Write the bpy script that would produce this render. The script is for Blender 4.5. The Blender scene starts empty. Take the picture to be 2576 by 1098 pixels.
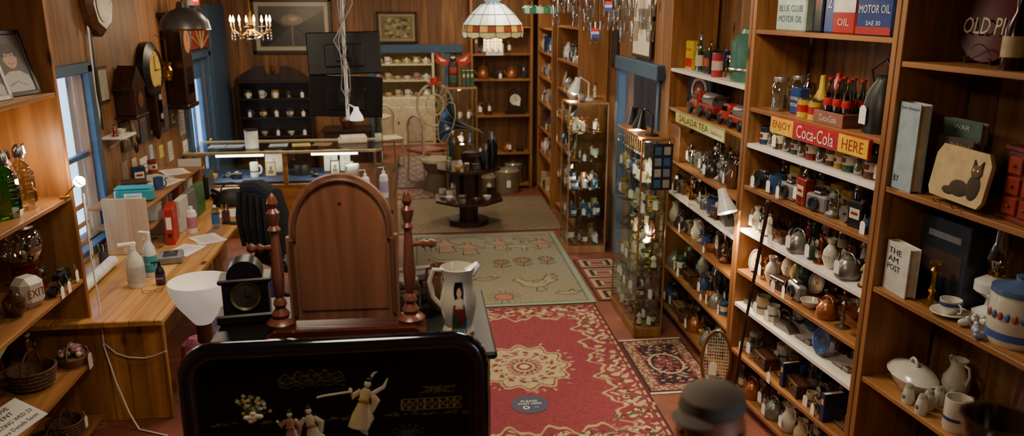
import bpy,bmesh,math,random
import numpy as np
from mathutils import Vector,Matrix,Euler
from math import sin,cos,pi,radians
R=random.Random(11)
sc=bpy.context.scene
LINK=sc.collection.objects.link
def hx(s):
    o=[]
    for i in (0,2,4):
        c=int(s[i:i+2],16)/255
        o.append(c/12.92 if c<=.04045 else ((c+.055)/1.055)**2.4)
    return tuple(o)
# ---------------- materials
MATS={}
def nd(nt,t,**k):
    n=nt.nodes.new('ShaderNode'+t)
    for a,b in k.items():
        if a[0]=='i' and a[1:].isdigit(): n.inputs[int(a[1:])].default_value=b
        else: setattr(n,a,b)
    return n
def base(name):
    m=bpy.data.materials.new(name);m.use_nodes=True
    return m,m.node_tree,m.node_tree.nodes['Principled BSDF']
def mat(c,rough=.5,metal=0,var=.14,emit=0,bump=0,scl=14,coat=0):
    key=(c,rough,metal,var,emit,bump,scl,coat)
    if key in MATS: return MATS[key]
    m,nt,b=base('paint_'+c);col=hx(c)
    tc=nd(nt,'TexCoord');n=nd(nt,'TexNoise');n.inputs['Scale'].default_value=scl;n.inputs['Detail'].default_value=4
    nt.links.new(tc.outputs['Object'],n.inputs['Vector'])
    r=nd(nt,'ValToRGB');e=r.color_ramp.elements
    e[0].position=.3;e[1].position=.7
    e[0].color=tuple(x*(1-var*1.5) for x in col)+(1,);e[1].color=tuple(min(1,x*(1+var)) for x in col)+(1,)
    nt.links.new(n.outputs[0],r.inputs[0]);nt.links.new(r.outputs[0],b.inputs['Base Color'])
    b.inputs['Roughness'].default_value=rough;b.inputs['Metallic'].default_value=metal
    b.inputs['Coat Weight'].default_value=coat
    if emit:
        nt.links.new(r.outputs[0],b.inputs['Emission Color']);b.inputs['Emission Strength'].default_value=emit
    if bump:
        bp=nd(nt,'Bump');bp.inputs['Strength'].default_value=bump;bp.inputs['Distance'].default_value=.01
        nt.links.new(n.outputs[0],bp.inputs['Height']);nt.links.new(bp.outputs[0],b.inputs['Normal'])
    MATS[key]=m;return m
def glass(c='eef4f0',fac=.12,rough=.03,k_=.6):
    key=('g',c,fac,rough,k_)
    if key in MATS: return MATS[key]
    m=bpy.data.materials.new('glass_'+c);m.use_nodes=True;nt=m.node_tree;nt.nodes.clear()
    t=nd(nt,'BsdfTransparent');t.inputs[0].default_value=hx(c)+(1,)
    g=nd(nt,'BsdfGlossy');g.inputs['Roughness'].default_value=rough
    lw=nd(nt,'LayerWeight');lw.inputs[0].default_value=.35
    mx=nd(nt,'MixShader');ma=nd(nt,'Math',operation='MULTIPLY_ADD');ma.inputs[1].default_value=k_;ma.inputs[2].default_value=fac
    nt.links.new(lw.outputs['Facing'],ma.inputs[0]);nt.links.new(ma.outputs[0],mx.inputs[0])
    nt.links.new(t.outputs[0],mx.inputs[1]);nt.links.new(g.outputs[0],mx.inputs[2])
    o=nd(nt,'OutputMaterial');nt.links.new(mx.outputs[0],o.inputs[0]);MATS[key]=m;return m
def wood(c1,c2,axis=2,rough=.45,plank=0,pax=0,world=False,knots=True,coat=0):
    key=('w',c1,c2,axis,plank,pax,world,rough,knots)
    if key in MATS: return MATS[key]
    m,nt,b=base('wood_'+c1);L=nt.links.new
    src=nd(nt,'NewGeometry').outputs['Position'] if world else nd(nt,'TexCoord').outputs['Object']
    mp=nd(nt,'Mapping');s=[7,7,7];s[axis]=.55;mp.inputs['Scale'].default_value=s;L(src,mp.inputs[0])
    vec=mp.outputs[0]
    if plank:
        sep=nd(nt,'SeparateXYZ');L(src,sep.inputs[0])
        dv=nd(nt,'Math',operation='DIVIDE',i1=plank);L(sep.outputs[pax],dv.inputs[0])
        fl=nd(nt,'Math',operation='FLOOR');L(dv.outputs[0],fl.inputs[0])
        fr=nd(nt,'Math',operation='FRACT');L(dv.outputs[0],fr.inputs[0])
        wn=nd(nt,'TexWhiteNoise',noise_dimensions='1D');L(fl.outputs[0],wn.inputs['W'])
        ad=nd(nt,'VectorMath',operation='ADD');sm=nd(nt,'VectorMath',operation='SCALE');sm.inputs['Scale'].default_value=9
        L(wn.outputs['Color'],sm.inputs[0]);L(vec,ad.inputs[0]);L(sm.outputs[0],ad.inputs[1]);vec=ad.outputs[0]
    n=nd(nt,'TexNoise');n.inputs['Scale'].default_value=1.6;n.inputs['Detail'].default_value=7;n.inputs['Distortion'].default_value=1.1;L(vec,n.inputs['Vector'])
    r=nd(nt,'ValToRGB');e=r.color_ramp.elements;e[0].position=.33;e[1].position=.66
    e[0].color=hx(c2)+(1,);e[1].color=hx(c1)+(1,);L(n.outputs[0],r.inputs[0]);out=r.outputs[0]
    def mul(a,fac_out):
        x=nd(nt,'Mix',data_type='RGBA',blend_type='MULTIPLY');x.inputs[0].default_value=1;L(a,x.inputs[6]);L(fac_out,x.inputs[7]);return x.outputs[2]
    if knots:
        m2=nd(nt,'Mapping');s=[5,5,5];s[axis]=2.2;m2.inputs['Scale'].default_value=s;L(src,m2.inputs[0])
        v=nd(nt,'TexVoronoi');v.inputs['Scale'].default_value=.9;L(m2.outputs[0],v.inputs['Vector'])
        k=nd(nt,'ValToRGB');e=k.color_ramp.elements;e[0].position=.05;e[1].position=.13;e[0].color=(.12,.07,.05,1);e[1].color=(1,1,1,1)
        L(v.outputs['Distance'],k.inputs[0]);out=mul(out,k.outputs[0])
    if plank:
        mr=nd(nt,'MapRange',i3=.7,i4=1.12);L(wn.outputs['Value'],mr.inputs[0]);out=mul(out,mr.outputs[0])
        k=nd(nt,'ValToRGB');e=k.color_ramp.elements;e[0].position=.0;e[1].position=.05;e[0].color=(.08,.05,.03,1);e[1].color=(1,1,1,1)
        L(fr.outputs[0],k.inputs[0]);out=mul(out,k.outputs[0])
    L(out,b.inputs['Base Color']);b.inputs['Roughness'].default_value=rough;b.inputs['Coat Weight'].default_value=coat
    bp=nd(nt,'Bump');bp.inputs['Strength'].default_value=.15;bp.inputs['Distance'].default_value=.01;L(n.outputs[0],bp.inputs['Height']);L(bp.outputs[0],b.inputs['Normal'])
    MATS[key]=m;return m
def paintmat(rough=.85):
    key=('p',rough)
    if key in MATS:return MATS[key]
    m,nt,b=base('woven_or_painted_surface');a=nd(nt,'Attribute',attribute_name='Col')
    n=nd(nt,'TexNoise');n.inputs['Scale'].default_value=60;mr=nd(nt,'MapRange',i3=.75,i4=1.2)
    nt.links.new(n.outputs[0],mr.inputs[0]);x=nd(nt,'Mix',data_type='RGBA',blend_type='MULTIPLY');x.inputs[0].default_value=1
    nt.links.new(a.outputs['Color'],x.inputs[6]);nt.links.new(mr.outputs[0],x.inputs[7]);nt.links.new(x.outputs[2],b.inputs['Base Color'])
    b.inputs['Roughness'].default_value=rough;MATS[key]=m;return m
PA,PB='9a6b3e','664022'
def wpine(ax,pax): return wood(PA,PB,ax,.55,.19,pax,True)
W_SH=[wood('a87440','7a4e28',a,.45) for a in (0,1,2)]
W_DK=wood('3d2216','20100a',2,.35,knots=False)
W_RED=wood('784432','4c2619',2,.3,knots=False)
W_MIR=wood('8e6046','5e3826',2,.5,knots=False)
W_DESK=wood('dba660','b0783c',1,.3,.15,0,True)
W_LT=wood('cdb090','ac8a68',2,.5,knots=False)
WHITE=mat('e9e4da',.35,0,.05);BLACK=mat('0c0b0d',.38,0,.2);BLK2=mat('17161a',.5);STEEL=mat('a8a8a6',.28,1);BRASS=mat('b58a3c',.25,1)
TAG=mat('f0ece2',.7,0,.03);GL=glass('f4f8f6',.03,.03,.25);BLUE=mat('40586f',.55,0,.1);STRING=mat('cfc7b0',.8);RED=mat('a8231c',.4);GOLD=mat('b08a45',.4,.4)
# ---------------- geometry
def T(x=0,y=0,z=0,rx=0,ry=0,rz=0,s=1):
    M=Matrix.Translation((x,y,z))@Euler((rx,ry,rz)).to_matrix().to_4x4()
    if s!=1:
        s=(s,s,s) if not isinstance(s,tuple) else s
        M=M@Matrix.Diagonal((s[0],s[1],s[2],1))
    return M
BF=[]
def _bf():
    idx=lambda c,a:c*3+a
    bit=(4,2,1)
    for a in range(3):
        o=[x for x in range(3) if x!=a]
        for sg in (0,1):
            BF.append([idx((bit[a] if sg else 0)+(bit[o[0]] if p else 0)+(bit[o[1]] if q else 0),a) for p,q in((0,0),(0,1),(1,1),(1,0))])
        for p in (0,1):
            for q in (0,1):
                c0=(bit[o[0]] if p else 0)+(bit[o[1]] if q else 0);c1=c0+bit[a]
                BF.append([idx(c0,o[0]),idx(c0,o[1]),idx(c1,o[1]),idx(c1,o[0])])
    for c in range(8):BF.append([c*3,c*3+1,c*3+2])
_bf()
TXC={}
class G:
    def __init__(s):s.v=[];s.f=[];s.mi=[];s.ms=[];s.cols=[];s.pc=False
    def add(s,vs,fs,m,M=None,cols=None):
        o=len(s.v)
        if M is not None: vs=[tuple(M@Vector(v)) for v in vs]
        s.v+=[tuple(v) for v in vs];s.f+=[[i+o for i in f] for f in fs]
        if m not in s.ms:s.ms.append(m)
        s.mi+=[s.ms.index(m)]*len(fs)
        if cols is not None:s.pc=True
        s.cols+=list(cols) if cols is not None else [(1,1,1,1)]*len(vs)
        return s
    def box(s,c,d,m,b=0,M=None):
        hx_,hy,hz=d[0]/2,d[1]/2,d[2]/2;vs=[];b=min(b,hx_*.6,hy*.6,hz*.6)
        for i in range(8):
            q=(1 if i&4 else -1,1 if i&2 else -1,1 if i&1 else -1)
            if b:
                for a in range(3):
                    e=[hx_-b,hy-b,hz-b];e[a]=(hx_,hy,hz)[a];vs.append([c[k]+q[k]*e[k] for k in range(3)])
            else:vs.append([c[0]+q[0]*hx_,c[1]+q[1]*hy,c[2]+q[2]*hz])
        fs=BF if b else [[0,1,3,2],[4,6,7,5],[0,4,5,1],[2,3,7,6],[0,2,6,4],[1,5,7,3]]
        return s.add(vs,fs,m,M)
    def lathe(s,pr,m,M=None,seg=18,w=1,h=1):
        vs=[];rings=[]
        for r,z in pr:
            if abs(r)<1e-5:rings.append([len(vs)]);vs.append((0,0,z*h))
            else:
                rings.append(list(range(len(vs),len(vs)+seg)))
                vs+=[(r*w*cos(2*pi*k/seg),r*w*sin(2*pi*k/seg),z*h) for k in range(seg)]
        fs=[]
        for A,B in zip(rings,rings[1:]):
            for k in range(seg):
                k2=(k+1)%seg
                if len(A)==1 and len(B)==1:break
                if len(A)==1:fs.append([A[0],B[k],B[k2]])
                elif len(B)==1:fs.append([A[k],B[0],A[k2]])
                else:fs.append([A[k],B[k],B[k2],A[k2]])
        return s.add(vs,fs,m,M)
    def cyl(s,r,z0,z1,m,M=None,seg=18,r2=None):
        r2=r if r2 is None else r2
        return s.lathe([(0,z0),(r,z0),(r2,z1),(0,z1)],m,M,seg)
    def sph(s,c,r,m,seg=14,M=None):
        r=(r,r,r) if not isinstance(r,tuple) else r
        A=T(*c,s=r) if M is None else M@T(*c,s=r)
        return s.lathe([(sin(pi*i/8) if 0<i<8 else 0,-cos(pi*i/8)) for i in range(9)] ,m,A,seg)
    def tube(s,pts,r,m,seg=7,M=None):
        P=[Vector(p) for p in pts];n=len(P);vs=[];u=None
        rs=r if isinstance(r,(list,tuple)) else [r]*n
        for i,p in enumerate(P):
            d=(P[min(i+1,n-1)]-P[max(i-1,0)]).normalized()
            if u is None:u=d.orthogonal().normalized()
            u=(u-d*u.dot(d))
            u=u.normalized() if u.length>1e-4 else d.orthogonal().normalized()
            w=d.cross(u)
            vs+=[p+(u*cos(2*pi*k/seg)+w*sin(2*pi*k/seg))*rs[i] for k in range(seg)]
        fs=[[i*seg+k,i*seg+(k+1)%seg,(i+1)*seg+(k+1)%seg,(i+1)*seg+k] for i in range(n-1) for k in range(seg)]
        fs+=[list(range(seg))[::-1],list(range((n-1)*seg,n*seg))]
        return s.add(vs,fs,m,M)
    def arc(s,c,r,a0,a1,rad,m,pl='xz',n=12,M=None,sx=1):
        pts=[]
        for i in range(n+1):
            a=a0+(a1-a0)*i/n;p,q=r*cos(a)*sx,r*sin(a)
            pts.append({'xz':(c[0]+p,c[1],c[2]+q),'xy':(c[0]+p,c[1]+q,c[2]),'yz':(c[0],c[1]+p,c[2]+q)}[pl])
        return s.tube(pts,rad,m,6,M)
    def ext(s,poly,t,m,M=None):
        n=len(poly);vs=[(x,-t/2,z) for x,z in poly]+[(x,t/2,z) for x,z in poly]
        fs=[list(range(n)),list(range(n,2*n))[::-1]]+[[i,(i+1)%n,n+(i+1)%n,n+i] for i in range(n)]
        return s.add(vs,fs,m,M)
    def text(s,t,w,h,m,M=None):
        if t not in TXC:
            cu=bpy.data.curves.new('t','FONT');cu.body=t;cu.resolution_u=2;cu.align_x='CENTER'
            ob=bpy.data.objects.new('t',cu);LINK(ob);dg=bpy.context.evaluated_depsgraph_get()
            me=bpy.data.meshes.new_from_object(ob.evaluated_get(dg))
            TXC[t]=([tuple(v.co) for v in me.vertices],[list(p.vertices) for p in me.polygons])
            bpy.data.objects.remove(ob);bpy.data.curves.remove(cu);bpy.data.meshes.remove(me)
        vs,fs=TXC[t]
        if not vs:return s
        x0=min(v[0] for v in vs);x1=max(v[0] for v in vs);y0=min(v[1] for v in vs);y1=max(v[1] for v in vs)
        return s.add([((v[0]-(x0+x1)/2)*w/(x1-x0),0,(v[1]-(y0+y1)/2)*h/(y1-y0)) for v in vs],fs,m,M)
    def mesh(s,name):
        me=bpy.data.meshes.new(name);me.from_pydata(s.v,[],s.f)
        for m in s.ms:me.materials.append(m)
        me.polygons.foreach_set('material_index',s.mi)
        if s.pc:
            a=me.color_attributes.new('Col','FLOAT_COLOR','POINT');a.data.foreach_set('color',np.array(s.cols,dtype=np.float32).ravel())
        if len(s.f)<12000:
            bm=bmesh.new();bm.from_mesh(me);bmesh.ops.recalc_face_normals(bm,faces=bm.faces);bm.to_mesh(me);bm.free()
        me.polygons.foreach_set('use_smooth',[True]*len(me.polygons))
        try:me.set_sharp_from_angle(angle=.6)
        except Exception:pass
        me.update();return me
def wpoly(x,y,px,py):
    ins=np.zeros(x.shape,bool);n=len(px);j=n-1
    for i in range(n):
        if py[i]!=py[j]:
            c=((py[i]>y)!=(py[j]>y))&(x<(px[j]-px[i])*(y-py[i])/(py[j]-py[i])+px[i]);ins^=c
        j=i
    return ins
class Cv:
    def __init__(s,w,h,res,bg):
        s.nx=int(w/res)+1;s.ny=int(h/res)+1
        s.X,s.Y=np.meshgrid(np.linspace(-w/2,w/2,s.nx),np.linspace(-h/2,h/2,s.ny));s.w=w;s.h=h
        s.C=np.ones((s.ny,s.nx,4));s.C[:,:,:3]=hx(bg)
    def m(s,k,c):s.C[k,:3]=hx(c) if isinstance(c,str) else c
    def rect(s,x0,y0,x1,y1,c):s.m((s.X>=x0)&(s.X<=x1)&(s.Y>=y0)&(s.Y<=y1),c)
    def ell(s,x,y,a,b,c,rot=0):
        X=(s.X-x)*cos(rot)+(s.Y-y)*sin(rot);Y=-(s.X-x)*sin(rot)+(s.Y-y)*cos(rot);s.m((X/a)**2+(Y/b)**2<1,c)
    def poly(s,p,c):s.m(wpoly(s.X,s.Y,[q[0] for q in p],[q[1] for q in p]),c)
    def line(s,p,w,c,cl=False):
        p=list(p)+([p[0]] if cl else [])
        for a,b in zip(p,p[1:]):
            dx,dy=b[0]-a[0],b[1]-a[1];l=dx*dx+dy*dy+1e-9
            t=np.clip(((s.X-a[0])*dx+(s.Y-a[1])*dy)/l,0,1)
            s.m((s.X-a[0]-t*dx)**2+(s.Y-a[1]-t*dy)**2<w*w/4,c)
    def ring(s,x,y,a,b,w,c,n=18,rot=0):
        s.line([(x+a*cos(2*pi*i/n)*cos(rot)-b*sin(2*pi*i/n)*sin(rot),y+a*cos(2*pi*i/n)*sin(rot)+b*sin(2*pi*i/n)*cos(rot)) for i in range(n)],w,c,True)
    def to(s,g,M=None,rough=.85):
        vs=np.stack([s.X.ravel(),s.Y.ravel(),np.zeros(s.X.size)],1).tolist();nx=s.nx
        fs=[[j*nx+i,j*nx+i+1,(j+1)*nx+i+1,(j+1)*nx+i] for j in range(s.ny-1) for i in range(nx-1)]
        g.add(vs,fs,paintmat(rough),M,s.C.reshape(-1,4).tolist());return g
def ob_(name,data,label=None):
    o=bpy.data.objects.new(name,data);LINK(o)
    if label:o['label']=label
    return o
def thing(name,label,cat,loc,rz,parts,group=None,kind=None,s=1,rx=0,ry=0):
    if len(parts)==1:
        d=parts[0][1];top=ob_(name,d if not isinstance(d,G) else d.mesh(name))
    else:
        top=ob_(name,None);top.empty_display_size=.05;os=[]
        for p in parts:
            d=p[1];c=ob_(p[0],d if not isinstance(d,G) else d.mesh(p[0]),p[2] if len(p)>2 else None)
            c.parent=os[p[3]] if len(p)>3 and p[3] is not None else top;os.append(c)
    top['label']=label;top['category']=cat
    if group:top['group']=group
    if kind:top['kind']=kind
    top.location=loc;top.rotation_euler=(rx,ry,rz)
    if s!=1:top.scale=(s,s,s)
    return top
def struct(name,label,g):
    o=thing(name,label,'room structure',(0,0,0),0,[(name,g)]);o['kind']='structure';return o
def light(kind,name,loc,e,col,parent=None,size=.1,rot=None,spot=None,sh='DISK'):
    l=bpy.data.lights.new(name,kind);l.energy=e;l.color=col
    if kind=='AREA':l.size=size;l.shape=sh
    elif kind in('POINT','SPOT'):l.shadow_soft_size=size
    if spot:l.spot_size=spot;l.spot_blend=.6
    o=bpy.data.objects.new(name,l);LINK(o);o.location=loc
    if rot:o.rotation_euler=rot
    if parent:o.parent=parent
    return o
WARM=(1,.74,.46)
# ---------------- room shell
def wallb(name,label,fixed,t,a0,a1,H,ops,axis,m,z0=0):
    g=G();cur=a0
    def bx(p,q,z0,z1):
        if q-p<.001 or z1-z0<.001:return
        c=((p+q)/2,fixed+t/2,(z0+z1)/2);d=(q-p,abs(t),z1-z0)
        if axis=='y':c=(c[1],c[0],c[2]);d=(d[1],d[0],d[2])
        g.box(c,d,m)
    for p,q,za,zb in sorted(ops):
        bx(cur,p,z0,H);bx(p,q,z0,za);bx(p,q,zb,H);cur=q
    bx(cur,a1,z0,H);return struct(name,label,g)
HC=3.2
m,nt,b=base('red_painted_concrete')
n=nd(nt,'TexNoise');n.inputs['Scale'].default_value=3;n.inputs['Detail'].default_value=10;n.inputs['Roughness'].default_value=.7
r=nd(nt,'ValToRGB');e=r.color_ramp.elements;e[0].position=.3;e[0].color=hx('5e3226')+(1,);e[1].position=.6;e[1].color=hx('824836')+(1,)
x=e.new(.68);x.color=hx('a5806e')+(1,)
ge=nd(nt,'NewGeometry');nt.links.new(ge.outputs['Position'],n.inputs['Vector']);nt.links.new(n.outputs[0],r.inputs[0]);nt.links.new(r.outputs[0],b.inputs['Base Color']);b.inputs['Roughness'].default_value=.55
struct('floor','worn red painted concrete floor',G().box((.5,7.3,-.05),(7,17.6,.1),m))
struct('ceiling','dark wooden plank ceiling',G().box((.5,7.3,HC+.05),(7,17.6,.1),wood('6a482c','442c18',1,.6,.2,0,True)))
LX=-2.6
wallb('wall_left','knotty pine board wall with clocks',LX,-.12,-1.4,11.5,HC,[(5.85,6.6,.8,2.08),(9.35,10.35,0,1.98)],'y',wpine(2,1))
wallb('wall_back','knotty pine board wall with doorway',11.5,.12,-2.72,2.6,HC,[(-.58,.42,0,1.95)],'x',wpine(2,0))
wallb('wall_right_far','pine board wall with blue doorway',2.1,.12,6.35,11.5,HC,[(6.7,7.95,0,1.98)],'y',wpine(2,1))
struct('wall_right_middle','pine board wall behind shelving',G().box((2.5,5.5,HC/2),(.1,1.8,HC),wpine(2,1)).box((2.3,6.36,HC/2),(.38,.06,HC),wpine(2,0)))
AB=radians(5.5)
MB=T(2.05,4.75,0,rz=-pi/2+AB)
struct('wall_right_near','pine board wall behind shelving',G().box((2.4,.45,HC/2),(5.4,.1,HC),wood(PA,PB,2,.5,.19,0,False),M=None)).matrix_world=MB
wallb('wall_front','pine board wall',-1.4,-.1,-2.7,3.4,HC,[],'x',wpine(2,0))
CRM=mat('a89878',.7)
wallb('wall_backroom_back','cream painted wall of the back room',15.6,.1,-2.5,2.6,HC,[],'x',CRM)
wallb('wall_backroom_left','cream painted wall of the back room',-2.4,-.1,11.62,15.6,HC,[],'y',CRM)
wallb('wall_backroom_right','cream painted wall of the back room',1.5,.1,11.62,15.6,HC,[],'y',CRM)
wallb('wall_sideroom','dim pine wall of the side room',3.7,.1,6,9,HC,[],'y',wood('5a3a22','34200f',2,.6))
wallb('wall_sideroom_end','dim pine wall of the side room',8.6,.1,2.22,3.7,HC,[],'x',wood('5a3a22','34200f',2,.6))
g=G()
for y in(9.3,10.4):g.box((LX+.02,y,1.02),(.08,.11,2.04),BLUE,.005)
g.box((LX+.02,9.85,2.03),(.08,1.2,.11),BLUE,.005).box((LX+.02,11.0,1.3),(.05,.9,2.6),BLUE,.005)
struct('trim_1','blue painted door frame boards',g)
g=G()
g.box((2.09,7.98,1.0),(.08,.12,2.0),BLUE,.005).box((2.1,6.68,1.0),(.05,.06,2.0),BLUE,.005)
g.box((2.08,7.3,2.03),(.1,1.45,.13),BLUE,.005)
struct('trim_2','blue painted doorway frame',g)
g=G()
for x in(-.62,.46):g.box((x,11.48,.98),(.1,.08,1.96),BLUE,.005)
g.box((-.08,11.47,1.99),(1.5,.1,.12),BLUE,.005)
struct('trim_3','blue painted doorway header',g)
g=G()
for y in(5.81,6.66):g.box((LX+.02,y,1.42),(.07,.09,1.44),BLUE,.005)
g.box((LX+.02,6.235,2.12),(.07,.94,.08),BLUE,.005).box((LX+.03,6.235,.76),(.12,.98,.06),BLUE,.005).box((LX-.04,6.2,1.44),(.04,.035,1.3),BLUE).box((LX-.04,6.22,1.44),(.04,.75,.035),BLUE)
g.box((LX-.07,6.22,1.44),(.008,.75,1.28),glass('dfe9f2',.05))
struct('window_1','tall window with blue frame and daylight',g)
g=G();D=mat('4a6688',.5,0,.1)
for y in(9.44,10.26):g.box((LX-.05,y,.99),(.05,.16,1.96),D,.004)
for z,h in((.3,.6),(1.85,.25),(.82,.12)):g.box((LX-.05,9.85,z),(.05,.7,h),D,.004)
g.box((LX-.05,9.85,1.3),(.03,.03,.85),D).box((LX-.06,9.85,1.3),(.008,.68,.9),glass('dfe9f2',.05)).box((LX-.05,9.85,.42),(.07,.4,.3),D,.01)
g.sph((LX+.02,10.22,.95),.03,BRASS)
struct('door_1','blue painted door with glazed upper half',g)
# ---------------- rugs
def rug(name,label,loc,cv,rz=0,fr=None):
    g=G();g.box((0,0,.004),(cv.w,cv.h,.008),mat('4a2a22',.95))
    cv.to(g,T(z=.0095),.95)
    if fr:
        for sx in(-1,1):g.box((0,sx*(cv.h/2+.012),.004),(cv.w,.024,.006),mat(fr,.95))
    return thing(name,label,'rug',loc,rz,[(name,g)])
def sn(X,Y,f,ph):return np.sin(X*f+1.7*np.sin(Y*f*.7+ph)+ph)*np.sin(Y*f*1.1+1.3*np.sin(X*f*.6-ph))
c=Cv(1.6,2.34,.008,'84343e');X,Y=c.X,c.Y
e_=np.minimum(.8-abs(X),1.17-abs(Y));per=np.where(.8-abs(X)<1.17-abs(Y),Y,X)
c.m(sn(X,Y,60,1)>.6,'7a2f38')
sc_=.27+.045*np.sin(per*22)+.02*np.sin(per*51)
c.m((e_<sc_)&(e_>sc_-.028),'aa966c');c.m((e_<sc_-.03),'7a3039')
c.m((e_<sc_-.05)&(sn(X,Y,42,2)>.25),'a89870')
for i in range(420):
    sd=R.choice((0,1,2,3));q=R.choice((.08,.11,.14,.17,.2))
    x,y=((-.8+q,R.uniform(-1.1,1.1)),(.8-q,R.uniform(-1.1,1.1)),(R.uniform(-.75,.75),1.17-q),(R.uniform(-.75,.75),-1.17+q))[sd]
    c.ell(x,y,R.uniform(.012,.028),.011,R.choice(('b09e78','bca87e','523024','48492f','a05c62','84403e','c0b088','36281f')),R.uniform(0,3))
c.m((e_<.05),'6c2a33');c.m((e_<.04)&(np.sin(per*60)>-.2)&(e_>.018),'aa966c');c.m(e_<.012,'361b19')
for sx in(-1,1):
    for sy in(-1,1):
        for k in range(46):
            a=R.uniform(0,pi/2);rr=R.uniform(.28,.42)
            c.ell(sx*(.8-rr*cos(a)*1),sy*(1.17-rr*sin(a)*1.3),.022,.011,R.choice(('a89870','b8a87c','543024','a05c62','52563c')),a*sx)
th=np.arctan2(Y,X*1.1);rr=np.hypot(X*1.1,Y)
c.m(rr<.36+.03*np.cos(th*12),'aa966c');c.m(rr<.335+.03*np.cos(th*12),'6c2a33');c.m(rr<.32+.028*np.cos(th*12),'b09e76')
c.m((rr<.3)&(sn(X,Y,55,4)>.55),'8c7c54')
for k in range(16):
    a=2*pi*k/16
    for q,cc,s_ in((.24,'7c323f',.028),(.2,'484a32',.016),(.13,'a05c62',.025),(.1,'523024',.018)):
        c.ell(cos(a+q*9)*q*.9,sin(a+q*9)*q,s_,s_*.6,cc,a)
c.ell(0,0,.06,.06,'7c323f');c.ell(0,0,.035,.035,'c0b088')
for i in range(36):
    a=R.uniform(0,6.28);q=R.uniform(.38,.43);c.ell(cos(a)*q*.9,sin(a)*q,.02,.01,R.choice(('aa966c','484a32','a05c62')),a)
rug('persian_rug','red and cream floral rug on painted floor',(.73,5.29,0),c)
c=Cv(1.66,2.3,.008,'827d68');X,Y=c.X,c.Y
c.m(sn(X,Y,90,3)>.5,'8a8570');e_=np.minimum(.83-abs(X),1.15-abs(Y));c.m(e_<.06,'82907e');c.m((e_<.066)&(e_>.056),'586050')
DK='403530';PK='a06855';LW=.013
def flo(x,y,r,st=1):
    c.line([(x,y-r),(x-.01,y-r-.12)],LW,DK)
    for s_ in(-1,1):c.ell(x+s_*.05,y-r-.06,.045,.018,'70775a',s_*.6);c.ring(x+s_*.05,y-r-.06,.045,.018,.009,DK,10,s_*.6)
    for k in range(8):c.ring(x+cos(k*pi/4)*r*.75,y+sin(k*pi/4)*r*.75,r*.38,r*.38,.01,DK,8)
    c.ell(x,y,r*.72,r*.72,PK);c.ring(x,y,r*.72,r*.72,.012,DK);c.ell(x,y,r*.3,r*.3,'a08e60');c.ring(x,y,r*.3,r*.3,.01,DK)
flo(.1,.08,.08);flo(.33,.12,.09);flo(.58,.14,.08)
c.ell(.02,-.92,.09,.08,PK);c.ring(.02,-.92,.09,.08,LW,DK)
for k in range(14):
    a=k*2*pi/14;c.line([(.02+.11*cos(a),-.92+.1*sin(a)),(.02+.16*cos(a),-.92+.15*sin(a))],.012,'48533c')
def outl(p,x,y,s_,fill=None,cl=True):
    q=[(x+a*s_,y+b*s_) for a,b in p]
    if fill:c.poly(q,fill)
    c.line(q,LW,DK,cl)
roo=[(-.5,.15),(-.38,.3),(-.3,.28),(-.22,.1),(.05,-.02),(.2,.12),(.35,.45),(.55,.5),(.42,.35),(.6,.32),(.42,.18),(.55,.08),(.35,-.1),(.2,-.3),(-.05,-.38),(-.28,-.25),(-.38,0)]
outl(roo,.36,-.55,.42,'948c70');c.ring(.4,-.55,.07,.05,.01,DK);c.line([(.36,-.7),(.34,-.8),(.4,-.82)],.012,DK);c.line([(.42,-.7),(.44,-.8)],.012,DK);c.ell(.2,-.42,.03,.02,PK)
bird=[(-.5,0),(-.3,.15),(0,.1),(.2,.35),(.25,.1),(.55,.15),(.3,-.1),(-.1,-.2),(-.35,-.1)]
outl(bird,.63,-.88,.25,'8e886e');outl(bird,-.1,-.42,.25);outl(bird,-.32,-.45,.2)
hor=[(-.6,.1),(-.5,.3),(-.35,.25),(-.2,.1),(.3,.12),(.5,.0),(.55,-.35),(.47,-.35),(.42,-.1),(.2,-.12),(.18,-.4),(.1,-.4),(.05,-.12),(-.2,-.1),(-.3,-.4),(-.37,-.4),(-.32,-.05),(-.45,.1)]
outl(hor,-.45,.18,.34,'928c72');outl(hor,.35,.62,.4,'948c70');outl(hor,.5,.86,.3)
fig=[(0,.5),(.08,.42),(.05,.3),(.2,.1),(.35,0),(.3,-.06),(.12,.0),(.2,-.4),(.05,-.45),(-.15,-.45),(-.12,0),(-.35,.1),(-.3,.2),(-.06,.28),(-.1,.42)]
for x,y,s_ in((-.45,.72,.55),(-.2,.6,.5),(.15,.72,.45),(.62,.7,.4)):
    outl(fig,x,y,s_,'8c8268');c.ell(x,y+.42*s_,.03,.04,PK);c.ell(x,y-.1*s_,.07,.05,PK)
for x in(-.72,-.66,-.6):c.line([(x,.95),(x+.05,.55)],LW,DK)
c.line([(-.75,.9),(-.5,.88)],LW,DK);c.line([(-.6,1.0),(-.1,1.02),(0,.9)],LW,DK);c.line([(.1,1.0),(.7,1.02)],LW,DK)
rug('folk_art_rug','grey green rug with outlined animals and flowers',(.72,7.66,0),c)
c=Cv(1.95,1.7,.03,'74644c');c.m(sn(c.X,c.Y,70,3)>.3,'7e6d54');rug('floor_mat','plain tan woven floor mat',(.72,9.76,0),c)
c=Cv(.5,.86,.007,'1c1418');X,Y=c.X,c.Y;e_=np.minimum(.25-abs(X),.43-abs(Y))
c.m(e_<.09,'6e4a3c');c.m((e_<.09)&(sn(X,Y,110,1)>.2),'a8927a');c.m((e_<.02),'3a1a1c');c.m((e_<.1)&(e_>.088),'74302f')
c.m((e_>.1)&(sn(X,Y,60,2)>.45),'928270');c.m((e_>.1)&(sn(X,Y,75,5)>.55),'743038')
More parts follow.
